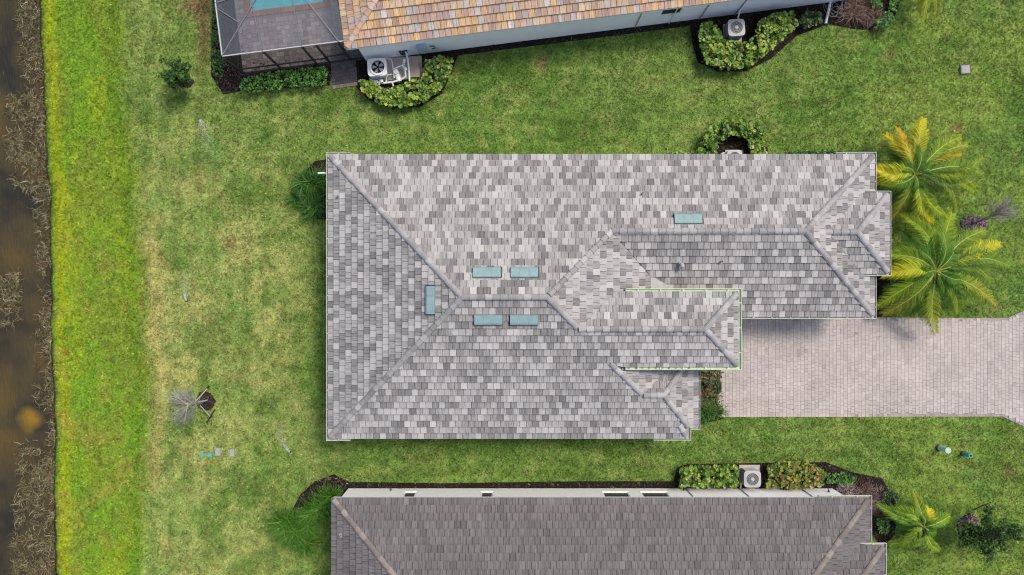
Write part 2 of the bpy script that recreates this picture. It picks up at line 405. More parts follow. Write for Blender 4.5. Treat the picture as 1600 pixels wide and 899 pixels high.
def grass():
    n = 330000
    x = RNG.uniform(-30.5, 30, n); y = RNG.uniform(-17.5, 17.5, n)
    px = x * F / H + 800; py = 449.5 - y * F / H
    ok = px > shore(py) - 1
    wob = 3.0 * (fbm(x / .5, y / .5, 3, 2) - .5) * 2
    for poly in list(BEDS.values()) + [WALK, HOUSE_MAIN, HOUSE_LOW, HOUSE_TOP, CAGE]:
        ok &= ~inside(px + wob * .6, py + wob * .6, poly)
    ok &= ~inside(px + wob * .25, py + wob * .25, DRIVE)
    x, y = x[ok], y[ok]; n = len(x)
    k_ = RNG.normal(0, .44, (n, 1)) - .04; col = lawn_colour(x, y) * np.exp(k_) * (1 + RNG.normal(0, .10, (n, 3)))
    straw = RNG.random(n) < .07
    col[straw] = col[straw] * .5 + np.array([.26, .22, .11]) * .5 * RNG.uniform(.6, 1.2, (straw.sum(), 1))
    K = 3
    x = np.repeat(x, K) + RNG.normal(0, .02, n * K); y = np.repeat(y, K) + RNG.normal(0, .022, n * K); col = np.clip(np.repeat(col, K, 0) * RNG.uniform(.9, 1.12, (n * K, 1)), .004, .6); n *= K
    a = RNG.uniform(0, 6.283, n); ln = RNG.uniform(.06, .14, n); w_ = RNG.uniform(.012, .022, n); up = RNG.uniform(.15, .85, n)
    dx, dy = np.cos(a), np.sin(a)
    z0 = np.zeros(n)
    A = np.stack([x - dy * w_, y + dx * w_, z0], -1); B = np.stack([x + dy * w_, y - dx * w_, z0], -1)
    C = np.stack([x + dx * ln * (1.1 - .6 * up), y + dy * ln * (1.1 - .6 * up), ln * up * .8 + .01], -1)
    V = np.stack([A, B, C], 1).reshape(-1, 3)
    o = bpy.data.objects.new('grass', raw_mesh('grass', V, np.arange(n * 3).reshape(-1, 3), np.repeat(col, 3, 0), M_GRASS)); COL.objects.link(o)
    tag(o, 'short mown lawn grass, lime along the pond and drier behind the houses', 'grass', kind='stuff')
grass()

# ------------------------------------------------------------------ mulch
def fan_sheet(name, poly, z, mat, kind='structure', thick=0.0):
    b = MB(); pts = [P(x, y, 0) for x, y in poly]
    for p in pts: p.z = z
    b.poly(pts if sum((pts[i].x * pts[(i + 1) % len(pts)].y - pts[(i + 1) % len(pts)].x * pts[i].y) for i in range(len(pts))) > 0 else pts[::-1])
    return b.build(name, mat, kind=kind)
for k, poly in BEDS.items():
    fan_sheet('mulch_bed', poly, .028, M_MULCH)
def chips():
    b = MB()
    pal = {'ring_right': [(.20, .15, .19), (.13, .10, .12), (.05, .035, .045)], 'ring_lower': [(.25, .19, .18), (.15, .11, .11), (.06, .042, .042)]}
    for k, poly in BEDS.items():
        xs = [p[0] for p in poly]; ys = [p[1] for p in poly]
        area = (max(xs) - min(xs)) * (max(ys) - min(ys)) / 784
        n = int(min(area, 140) * (75 if not k.startswith('ring') else 420))
        px = RNG.uniform(min(xs), max(xs), n); py = RNG.uniform(min(ys), max(ys), n)
        ok = inside(px, py, poly) & ~inside(px, py, HOUSE_MAIN) & ~inside(px, py, HOUSE_LOW) & ~inside(px, py, HOUSE_TOP) & (py > -20)
        for x, y in zip(px[ok], py[ok]):
            p = P(x, y, 0); a = random.uniform(0, 3.14); l = random.uniform(.03, .09); w_ = random.uniform(.012, .03)
            d = Vector((math.cos(a), math.sin(a), random.uniform(-.3, .3))) * l; e = Vector((-math.sin(a), math.cos(a), random.uniform(-.6, .6))) * w_
            p.z = .045 + random.random() * .03
            q = random.random()
            dk = 1.0 if (k == 'neighbour' and x < 560) or k == 'cage' else .5
            c = random.choice(pal[k]) if k in pal else tuple(dk * v for v in ((.08, .055, .042) if q < .5 else (.04, .03, .025) if q < .8 else (.15, .11, .085) if q < .97 else (.32, .26, .2)))
            b.poly([p - d - e, p + d - e * .7, p + d * 1.1 + e, p - d + e], c)
    tag(b.build('mulch_chips', M_CHIP, kind='stuff'), 'dark brown bark mulch chips in the planting beds', 'mulch')
chips()

# ------------------------------------------------------------------ pavers
def paver_field():
    root = fan_sheet('driveway', DRIVE, .03, M_JOINT)
    WORLD[root.name] = Matrix.Identity(4)
    tmpl = {}
    LENS = (.16, .21, .27)
    def tmpl_mesh(l):
        b = MB(); hx, hy = .1 - .004, l / 2 - .004; c = .009
        top = [Vector((sx * (hx - c), sy * (hy - c), .05)) for sx, sy in ((1, 1), (-1, 1), (-1, -1), (1, -1))]
        mid = [Vector((sx * hx, sy * hy, .042)) for sx, sy in ((1, 1), (-1, 1), (-1, -1), (1, -1))]
        bot = [Vector((p.x, p.y, 0.0)) for p in mid]
        b.poly(top)
        for i in range(4):
            j = (i + 1) % 4; b.poly([mid[i], mid[j], top[j], top[i]]); b.poly([bot[i], bot[j], mid[j], mid[i]])
        return b
    for l in LENS: tmpl[l] = tmpl_mesh(l)
    meshes = {l: tmpl[l].mesh('paver', M_PAVER) for l in LENS}
    R = random.Random(4)
    loose = []
    xs = [p[0] for p in DRIVE]; ys = [p[1] for p in DRIVE]
    x0 = P(1060, 0).x; x1 = P(1680, 0).x; yt = P(0, 415).y; yb = P(0, 740).y
    bottom = P(0, 652).y; top = P(0, 497).y
    cx = x0 + .1
    while cx < x1:
        y = bottom + .014 - (R.choice(LENS) if False else 0) if cx < P(1566, 0).x else yb + R.uniform(0, .2)
        while y < yt:
            l = R.choice(LENS); c = (cx, y + l / 2)
            px = cx * F / H + 800; py = 449.5 - c[1] * F / H
            dx = 3
            if all(bool(inside(np.array(px + a), np.array(py + b_), DRIVE)) for a in (-2.4, 2.4) for b_ in (-l * 13, l * 13)):
                if not (px < 1120 and py > 490): loose.append((c[0], c[1], l, px, py))
            y += l
        cx += .2
    def tone():
        q = R.gauss(1, .042); k = R.random()
        base = (.415, .374, .352) if k < .62 else (.43, .382, .358) if k < .88 else (.375, .34, .327)
        return tuple(max(.1, min(.7, v * q)) for v in base)
    vis = [p for p in loose if 1150 < p[3] < 1600 and 500 < p[4] < 650]
    R.shuffle(vis)
    vis.sort(key=lambda p: -p[2])
    chosen = set(id(p) for p in vis[:300])
    J = MB()
    first = None
    for p in loose:
        x, y, l, qx, qy = p; t = tone()
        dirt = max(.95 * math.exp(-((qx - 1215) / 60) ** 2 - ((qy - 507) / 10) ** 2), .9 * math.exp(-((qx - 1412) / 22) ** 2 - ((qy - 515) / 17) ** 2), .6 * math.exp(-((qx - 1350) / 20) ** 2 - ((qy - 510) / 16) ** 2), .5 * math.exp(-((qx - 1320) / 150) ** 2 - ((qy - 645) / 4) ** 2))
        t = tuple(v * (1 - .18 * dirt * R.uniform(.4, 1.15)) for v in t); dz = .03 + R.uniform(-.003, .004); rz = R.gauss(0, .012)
        if id(p) in chosen:
            if first is None:
                o = bpy.data.objects.new('paver', meshes[l]); first = o; COL.objects.link(o); adopt(o, root)
            else:
                o = first.copy(); o.data = meshes[l]; COL.objects.link(o)
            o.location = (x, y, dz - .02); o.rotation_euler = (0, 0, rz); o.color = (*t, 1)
        else:
            ca, sa = math.cos(rz), math.sin(rz)
            for f in tmpl[l].f:
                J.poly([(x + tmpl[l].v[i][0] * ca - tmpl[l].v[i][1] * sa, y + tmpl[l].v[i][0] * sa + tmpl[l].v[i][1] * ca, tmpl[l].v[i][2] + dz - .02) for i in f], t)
    J.build('pavers', M_PAVER, root, kind='stuff')
paver_field()

# ------------------------------------------------------------------ roofs
def clip_rect(poly, u0, u1, v0, v1):
    for ax, lim, sg in ((0, u0, 1), (0, u1, -1), (1, v0, 1), (1, v1, -1)):
        out = []; n = len(poly)
        for i in range(n):
            a, b = poly[i], poly[(i + 1) % n]
            da, db = (a[ax] - lim) * sg, (b[ax] - lim) * sg
            if da >= 0: out.append(a)
            if da * db < 0:
                t = da / (da - db); out.append((a[0] + (b[0] - a[0]) * t, a[1] + (b[1] - a[1]) * t))
        poly = out
        if len(poly) < 3: return []
    return poly
def area2(p): return .5 * sum(p[i][0] * p[(i + 1) % len(p)][1] - p[(i + 1) % len(p)][0] * p[i][1] for i in range(len(p)))

TH0, TH1 = .092, .012
def tile_poly(mb, pts, v0, e, frame, col, off):
    o, U, V, Nn = frame
    def w3(u, v, h): return o + U * u + V * v + Nn * h
    top = []
    for u, v in pts:
        t = min(1, max(0, (v - v0) / e)); top.append(w3(u, v, TH0 + (TH1 - TH0) * t + off[2]))
    bot = [w3(u, v, -.01) for u, v in pts]
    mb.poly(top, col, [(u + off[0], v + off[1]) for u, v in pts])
    n = len(pts)
    for i in range(n):
        j = (i + 1) % n
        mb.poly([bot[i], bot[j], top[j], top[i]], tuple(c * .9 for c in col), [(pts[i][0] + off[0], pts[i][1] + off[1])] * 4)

def lay_roof(root, faces, deckmat, expo, width, palette, seed, vmax=None, capcol=None, ridges=(), caplen=.38, want=300, tilemat=None, var=.08):
    tilemat = tilemat or M_TILE
    R = random.Random(seed)
    D = MB()
    for f in faces:
        D.poly([Vector(p) - Vector((0, 0, .05)) for p in f])
    roof = D.build('roof', deckmat, root)
    tb = MB()
    g = .009
    tb_pts = [(g, 0), (width - g, 0), (width - g, expo), (g, expo)]
    tile_poly(tb, tb_pts, 0, expo, (Vector((0, 0, 0)), Vector((1, 0, 0)), Vector((0, 1, 0)), Vector((0, 0, 1))), (1, 1, 1), (0, 0, 0))
    tmesh = tb.mesh('roof_tile', tilemat)
    def tone():
        q = R.random(); s = 0
        for wgt, c in palette:
            s += wgt
            if q <= s: break
        k = R.gauss(1, var)
        return tuple(max(.02, min(.75, v * k)) for v in c)
    cells = []
    for f in faces:
        pts = [Vector(p) for p in f]
        Nn = Vector((0, 0, 0))
        for i in range(len(pts)):
            a, b = pts[i], pts[(i + 1) % len(pts)]
            Nn += Vector(((a.y - b.y) * (a.z + b.z), (a.z - b.z) * (a.x + b.x), (a.x - b.x) * (a.y + b.y)))
        Nn.normalize()
        if Nn.z < 0: Nn = -Nn
        V = (Vector((0, 0, 1)) - Nn * Nn.z).normalized(); U = V.cross(Nn)
        o = min(pts, key=lambda p: p.z)
        P2 = [((p - o).dot(U), (p - o).dot(V)) for p in pts]
        if area2(P2) < 0: P2 = P2[::-1]
        us = [p[0] for p in P2]; vs = [p[1] for p in P2]
        r = 0; v = -.02
        while v < max(vs):
            if vmax and v > vmax: break
            u = min(us) - width * (1 + (r % 2) * .5 + R.uniform(-.06, .06))
            while u < max(us):
                c = clip_rect(P2, u + g, u + width - g, v, v + expo)
                if len(c) >= 3 and area2(c) > .004:
                    full = abs(area2(c) - (width - 2 * g) * expo) < 1e-4
                    ctr = o + U * (u + width / 2) + V * (v + expo / 2)
                    d = Vector((0, 0, H)) - ctr
                    x, y = px_of(ctr)
                    vis = -4 < x < 1604 and -4 < y < 903
                    show = abs(Nn.dot(d.normalized())) / d.length_squared if full and vis else 0
                    cells.append((show, c, u, v, (o, U, V, Nn)))
                u += width
            r += 1; v += expo
    order = sorted(range(len(cells)), key=lambda i: -cells[i][0] * (1 + .25 * R.random()))
    big = set(i for i in order[:want] if cells[i][0] > 0)
    J = MB(); first = None
    for i, (show, c, u, v, fr) in enumerate(cells):
        t = tone()
        if i in big:
            o, U, V, Nn = fr
            m = Matrix((U, V, Nn)).transposed().to_4x4(); m.translation = o + U * u + V * (v + R.uniform(-.006, .006)) + Nn * R.uniform(-.003, .005)
            if first is None:
                ob = bpy.data.objects.new('roof_tile', tmesh); first = ob; COL.objects.link(ob); adopt(ob, roof)
            else:
                ob = first.copy(); COL.objects.link(ob)
            ob.matrix_basis = m; ob.color = (*t, 1)
        else:
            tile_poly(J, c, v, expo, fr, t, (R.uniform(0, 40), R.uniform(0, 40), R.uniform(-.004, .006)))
    J.build('roof_tiles', tilemat, roof, kind='stuff')
    # ridge and hip tiles, each one an object
    cb = MB()
    prof = [(-.15, -.05), (-.135, .03), (-.075, .08), (0, .095), (.075, .08), (.135, .03), (.15, -.05)]
    n = len(prof); L = caplen + .05
    ringA = [Vector((0, y * 1.06, z * 1.0 + .022)) for y, z in prof]; ringB = [Vector((L, y * .92, z * .92)) for y, z in prof]
    ringC = [p * .84 + Vector((0, 0, -.005)) for p in ringA]
    for k in range(n - 1):
        cb.poly([ringA[k], ringB[k], ringB[k + 1], ringA[k + 1]]); cb.poly([ringA[k + 1], ringC[k + 1], ringC[k], ringA[k]])
    cb.poly(ringB)
    cmesh = cb.mesh('ridge_tile', M_CAP, smooth=False)
    firstc = None
    for a, b in ridges:
        a, b = Vector(a), Vector(b); d = (b - a).normalized()
        if abs(a.z - b.z) > .1: a = a + d * .14
        ln = (b - a).length
        k = max(1, round(ln / caplen)); step = ln / k
        side = Vector((0, 0, 1)).cross(d).normalized(); up = d.cross(side)
        for q in range(k):
            m = Matrix((d, side, up)).transposed().to_4x4(); m.translation = a + d * step * q + up * .03
            m = m @ Matrix.Rotation(R.gauss(0, .02), 4, 'Z')
            if firstc is None:
                ob = bpy.data.objects.new('ridge_tile', cmesh); firstc = ob; COL.objects.link(ob); adopt(ob, roof)
            else:
                ob = firstc.copy(); COL.objects.link(ob)
            ob.matrix_basis = m
            t = R.choice(capcol); s = R.gauss(1, .1); ob.color = (t[0] * s, t[1] * s, t[2] * s, 1)
    return roof

def gutter(root, pts, out, w_=.085, h=.11, white=(.56, .57, .55), green=(.33, .38, .31)):
    """open channel along a run of points (eave height); out = +1 when the outside lies to the right of the run"""
    b = MB(); pts = [Vector(p) for p in pts]
    n = len(pts); offs = []
    for i in range(n):
        ds = []
        if i > 0: ds.append((pts[i] - pts[i - 1]).normalized())
        if i < n - 1: ds.append((pts[i + 1] - pts[i]).normalized())
        nn = [Vector((d.y, -d.x, 0)) * out for d in ds]
        s = nn[0] if len(nn) == 1 else (nn[0] + nn[1]) / max(.3, 1 + nn[0].dot(nn[1]))
        offs.append(s)
    prof = [(0.0, .0, white), (.0, -h, green), (w_, -h * .9, green), (w_ + .015, .012, white), (w_ + .034, .012, white), (w_ + .025, -h - .01, white), (-.015, -h - .02, white), (-.02, .0, white)]
    for i in range(n - 1):
        for k in range(len(prof) - 1):
            o0, z0, c = prof[k]; o1, z1, c1 = prof[k + 1]
            col = green if k in (0, 1, 2) else white
            b.poly([pts[i] + offs[i] * o0 + Vector((0, 0, z0)), pts[i + 1] + offs[i + 1] * o0 + Vector((0, 0, z0)), pts[i + 1] + offs[i + 1] * o1 + Vector((0, 0, z1)), pts[i] + offs[i] * o1 + Vector((0, 0, z1))], col)
        d = pts[i + 1] - pts[i]; k = int(d.length / .95)
        for q in range(1, k + 1):
            c = pts[i] + d * ((q - .5) / k) + offs[i if i else i + 1] * (w_ / 2)
            b.box(c + Vector((0, 0, .004)), (.035, w_ * .9, .012) if abs(d.x) > abs(d.y) else (w_ * .9, .035, .012), 0, white)
    for i in (0, n - 1):
        s = offs[i]
        b.poly([pts[i], pts[i] + Vector((0, 0, -h)), pts[i] + s * w_ + Vector((0, 0, -h)), pts[i] + s * (w_ + .02)], white)
    return b.build('gutter', M_GUTTER, root)

def fascia(root, loop, z, drop=.2):
    b = MB(); n = len(loop)
    for i in range(n):
        a, c = loop[i], loop[(i + 1) % n]
        b.poly([(a[0], a[1], z - drop), (c[0], c[1], z - drop), (c[0], c[1], z - .01), (a[0], a[1], z - .01)])
    b.poly([(p[0], p[1], z - drop + .01) for p in loop])
    return b.build('soffit', M_WHITE, root)

def walls(root, loop, z, mat, openings=()):
    """outer walls; openings = list of (edge index, from, to, sill, head) cut out of the wall face"""
    b = MB(); n = len(loop)
    for i in range(n):
        a = Vector((*loop[i], 0)); c = Vector((*loop[(i + 1) % n], 0)); d = (c - a); ln = d.length; d.normalize()
        ops = sorted([o for o in openings if o[0] == i], key=lambda o: o[1])
        q = lambda s, h: a + d * s + Vector((0, 0, h))
        s0 = 0
        inn = Vector((-d.y, d.x, 0)) * .05
        for _, f, t, si, he in ops:
            b.poly([q(s0, 0), q(f, 0), q(f, z), q(s0, z)])
            b.poly([q(f, 0), q(t, 0), q(t, si), q(f, si)]); b.poly([q(f, he), q(t, he), q(t, z), q(f, z)])
            b.poly([q(f, si), q(t, si), q(t, si) + inn, q(f, si) + inn]); b.poly([q(f, he), q(f, he) + inn, q(t, he) + inn, q(t, he)])
            b.poly([q(f, si), q(f, si) + inn, q(f, he) + inn, q(f, he)]); b.poly([q(t, si), q(t, he), q(t, he) + inn, q(t, si) + inn])
            s0 = t
        b.poly([q(s0, 0), q(ln, 0), q(ln, z), q(s0, z)])
    o = b.build('wall', mat, root)
    for i, f, t, si, he in openings:
        a = Vector((*loop[i], 0)); c = Vector((*loop[(i + 1) % n], 0)); d = (c - a).normalized(); inn = Vector((-d.y, d.x, 0))
        ang = math.atan2(d.y, d.x); m = a + d * (f + t) / 2; W_ = t - f
        fr = MB()
        for s in (-1, 1):
            fr.box(m + d * s * (W_ / 2 - .03) + inn * .045 + Vector((0, 0, (si + he) / 2)), (.045, .05, he - si - .004), ang)
            fr.box(m + inn * .045 + Vector((0, 0, (si + .03) if s < 0 else (he - .03))), (W_ - .095, .045, .045), ang)
        w_ = fr.build('window', M_WHITE, root)
        gl = MB(); gl.box(m + inn * .045 + Vector((0, 0, (si + he) / 2)), (W_ - .11, .012, he - si - .11), ang)
        gl.build('pane', M_GLASS, w_)
        sl = MB(); sl.box(m - inn * .015 + Vector((0, 0, si - .03)), (W_ + .06, .03, .05), ang); sl.build('sill', M_WHITE, w_)
    return o

PITCH = .4164
def plane_frame(kind, x, y, zfun):
    return Vector((x, y, zfun(x, y)))

def roof_vent(root, px0, py0, px1, py1, zfun, down):
    """low teal ridge-type vent box with a dark mouth on its downhill side; down = unit vector downhill in plan"""
    cx, cy = (px0 + px1) / 2, (py0 + py1) / 2
    z = 5.0
    for _ in range(4):
        p = P(cx, cy, z); z = zfun(p.x, p.y) + .12
    s = (H - z) / F
    lx, ly = abs(px1 - px0) * s, abs(py1 - py0) * s
    d = Vector((down[0], down[1], 0)); side = Vector((-d.y, d.x, 0))
    L, Wd = (lx, ly) if abs(d.y) > .5 else (ly, lx)
    sl = Vector((d.x, d.y, -PITCH)).normalized(); n = side.cross(sl)
    if n.z < 0: n = -n
    c = Vector((p.x, p.y, zfun(p.x, p.y)))
    b = MB()
    def q(a, v, h): return c + side * a + sl * v + n * h
    W2 = Wd / 2 * 1.06; A = L / 2
    prof = [(-W2, .03), (-W2 + .06, .13), (W2 - .1, .22), (W2, .20), (W2 + .01, .15)]
    for i in range(len(prof) - 1):
        b.poly([q(-A, *prof[i]), q(A, *prof[i]), q(A, *prof[i + 1]), q(-A, *prof[i + 1])])
    for s_ in (-1, 1):
        b.poly([q(s_ * A, v, h) for v, h in prof] + [q(s_ * A, W2 - .05, .03)])
    for a_ in (-A * .34, A * .34):
        for i in (1, 2):
            b.poly([q(a_ - .008, prof[i][0], prof[i][1] + .006), q(a_ + .008, prof[i][0], prof[i][1] + .006), q(a_ + .008, prof[i + 1][0], prof[i + 1][1] + .006), q(a_ - .008, prof[i + 1][0], prof[i + 1][1] + .006)], (.8, .8, .8))
    v = b.build('roof_vent', M_VENT, root)
    m = MB(); m.poly([q(-A, W2 - .02, .02), q(A, W2 - .02, .02), q(A, W2 - .01, .16), q(-A, W2 - .01, .16)])
    m.poly([q(-A - .045, W2 + .065, .10), q(A + .01, W2 + .065, .10), q(A + .01, -W2 * .9, .10), q(-A - .045, -W2 * .9, .10)])
    m.build('vent_mouth', M_DARK, v)

def vent_pipe(root, px, py, zfun, r=.05, h=.3, flange=.14):
    z = 4.0
    for _ in range(4):
        p = P(px, py, z); z = zfun(p.x, p.y)
    b = MB(); b.disc((p.x, p.y), flange, z - .06, z + .07, 14, r2=flange * .75)
    b.ring((p.x, p.y), r * .72, r, z + .06, z + h, 12)
    v = b.build('vent_pipe', M_PIPE, root)
    m = MB(); m.disc((p.x, p.y), r * .72, z + .07, z + h - .05, 12); m.build('pipe_mouth', M_DARK, v)

# ---- the grey house in the middle
def main_house():
    root = thing('house', 'middle house with mixed pale and dark grey roof tiles and teal roof vents', 'house', P(840, 465, 0))
    Sp = lambda x, y: 3 + PITCH * (7.76 + y)
    Np = lambda x, y: 3 + PITCH * (6.84 - y)
    Wp = lambda x, y: 3 + (3.04 / 7.085) * (x + 9.45)
    WSp = lambda x, y: 4.69 - .396 * (2.78 - y)
    ry, rz = -.46, 6.04
    RL, RR = (-2.365, ry, rz), (1.667, ry, rz)
    A2 = (3.218, -2.01, 5.394); B = (4.909, 2.78, 4.69); TV = (5.10, -.22, 4.61); TR = (9.33, -2.01, 5.394)
    V1 = (7.03, .55, 3.807); WR = (14.44, 2.78, 4.69)
    FL, FR = (6.6, -5.41, 3.978), (7.62, -5.41, 3.978)
    NW, SW = (-9.45, 6.84, 3), (-9.45, -7.76, 3)
    faces = [
        [SW, (9.08, -7.76, 3), (9.08, -7.2, Sp(0, -7.2)), FR, FL, (4.9, -3.79, Sp(0, -3.79)), (5.5, -3.89, 4.61), (11.16, -3.89, 4.61), TR, A2, RR, RL],
        [NW, RL, RR, B, WR, (18.66, 6.84, 3)],
        [NW, SW, RL],
        [RR, A2, (5.05, -.25, 4.61), (6.98, -.4, 3.807), (6.98, .53, 3.815), (4.88, 2.75, 4.69)],
        [B, V1, (9.1, -1.487, 3), (18.66, -1.487, 3), WR],
        [WR, (18.66, -1.487, 3), (18.66, 6.84, 3)],
        [A2, TR, (11.16, -.22, 4.61), TV],
        [TR, (11.16, -3.89, 4.61), (11.16, -.22, 4.61)],
        [(4.9, -3.79, Sp(0, -3.79) - .005), FL, (9.06, -3.06, 3.0), (4.9, -3.06, Sp(0, -3.79) - .005)],
        [FL, FR, (9.58, -3.06, 3.0), (9.06, -3.06, 3.0)],
        [FR, (9.1, -7.2, 3.238), (9.58, -7.2, 3.0), (9.58, -3.06, 3.0)],
        # little hip over the garage front
        [(15.78, 2.77, 4.155), (17.28, 2.77, 4.155), (19.27, 4.82, 3.3), (17.9, 4.82, 3.3)],
        [(15.78, 2.77, 4.155), (17.9, .72, 3.3), (19.27, .72, 3.3), (17.28, 2.77, 4.155)],
        [(17.28, 2.77, 4.155), (19.27, .72, 3.3), (19.27, 4.82, 3.3)],
    ]
    ridges = [(NW, RL), (SW, RL), (RL, RR), (RR, B), (A2, RR), (B, WR), ((18.66, 6.84, 3), WR), ((18.66, -1.487, 3), WR),
              (A2, TR), ((11.16, -.22, 4.61), TR), ((11.16, -3.89, 4.61), TR), (FL, (4.85, -3.74, 4.67)), (FL, FR), ((9.1, -7.2, 3.238), FR), ((9.3, -3.42, 3.14), FR),
              ((15.6, 2.77, 4.155), (17.28, 2.77, 4.155)), ((19.27, 4.82, 3.3), (17.28, 2.77, 4.155)), ((19.27, .72, 3.3), (17.28, 2.77, 4.155)), ((9.0, -7.7, 3.03), (8.62, -7.12, 3.27))]
    pal = [(.33, (.358, .350, .343)), (.21, (.310, .302, .297)), (.26, (.248, .241, .238)), (.20, (.190, .186, .186))]
    lay_roof(root, faces, M_DECK, .372, .328, pal, 3, capcol=[(.275, .272, .272), (.32, .316, .315), (.225, .222, .223), (.255, .252, .252)], ridges=ridges)
    walls(root, [(-9.0, -7.3), (8.9, -7.3), (8.9, -3.55), (10.8, -3.55), (10.8, -1.1), (18.2, -1.1), (18.2, 6.4), (-9.0, 6.4)], 2.82, M_WALL,
          [(0, 3, 4.6, .9, 2.3), (0, 9, 10.6, .9, 2.3), (6, 5, 6.6, .9, 2.3), (6, 14, 15.6, .9, 2.3)])
    fascia(root, [(-9.43, -7.74), (9.06, -7.74), (9.06, -7.18), (9.56, -7.18), (9.56, -3.0), (10.9, -3.0), (10.9, -1.47), (18.64, -1.47), (18.64, 6.82), (-9.43, 6.82)], 2.94)
    b = MB()
    for (x0, x1, y0, y1, z0, z1) in ((5.4, 10.8, -3.55, -.55, 2.83, 4.52), (17.2, 18.85, 1.1, 4.4, 0.0, 3.2)):
        b.box(((x0 + x1) / 2, (y0 + y1) / 2, (z0 + z1) / 2), (x1 - x0, y1 - y0, z1 - z0))
    b.build('upper_wall', M_WALL, root)
    c = MB(); c.prism([Vector((7.0, .56, 3.72)), Vector((7.0, -.5, 3.72)), Vector((9.1, -.5, 3.35))], [Vector((7.0, .58, 3.865)), Vector((7.0, -.5, 3.85)), Vector((9.1, -.5, 3.62))])
    c.build('valley_flashing', M_CRICKET, root)
    # gutters
    g = lambda pts, out: gutter(root, pts, out)
    g([(-8.35, 6.86, 3.05), (-9.45, 6.86, 3.05), (-9.45, -7.78, 3.05), (-8.35, -7.78, 3.05)], 1)
    gutter(root, [(5.6, -.22, 4.64), (11.16, -.22, 4.64), (11.16, -3.89, 4.64), (5.6, -3.89, 4.64)], -1, w_=.14, white=(.60, .63, .57), green=(.42, .55, .33))
    g([(16.7, 6.86, 3.05), (18.66, 6.86, 3.05), (18.66, 4.95, 3.05)], -1)
    g([(18.66, .6, 3.05), (18.66, -1.487, 3.05), (10.95, -1.487, 3.05)], -1)
    g([(18.0, .72, 3.34), (19.27, .72, 3.34), (19.27, 4.82, 3.34), (18.0, 4.82, 3.34)], 1)
    g([(9.58, -4.26, 3.05), (9.58, -7.2, 3.05), (9.1, -7.2, 3.05), (9.1, -7.76, 3.05), (7.3, -7.76, 3.05)], -1)
    # vents and pipes
    for q in ((739, 420, 783, 436), (798, 420, 841, 436)): roof_vent(root, *q, Np, (0, 1))
    for q in ((741, 490, 785, 506), (797, 490, 841, 506)): roof_vent(root, *q, Sp, (0, -1))
    roof_vent(root, 667, 447, 682, 491, Wp, (-1, 0))
    roof_vent(root, 1054, 336, 1097, 352, Np, (0, 1))
    vent_pipe(root, 1126, 409, WSp); vent_pipe(root, 1003, 303, Np); vent_pipe(root, 794, 376, Np, .03, .2, .07); vent_pipe(root, 529, 308, Wp)
    # gooseneck on the garage slope
    z = 4.0
    for _ in range(4): p = P(1062, 412, z); z = WSp(p.x, p.y)
    b = MB(); p.z = z
    b.tube([p + Vector((0, 0, -.1)), p + Vector((0, 0, .22)), p + Vector((.03, -.05, .34)), p + Vector((.06, -.16, .36)), p + Vector((.07, -.24, .27))], [.09, .09, .1, .1, .1], 10)
    b.disc((p.x, p.y), .2, z - .1, z + .06, 12, r2=.12)
    b.build('gooseneck_vent', M_PIPE, root, smooth=False)
    # white drain stub under the west eave
    d = MB(); d.tube([P(497, 271, 2.6), P(520, 270, 2.75)], .05, 8); d.build('overflow_pipe', M_PVC, root)
main_house()

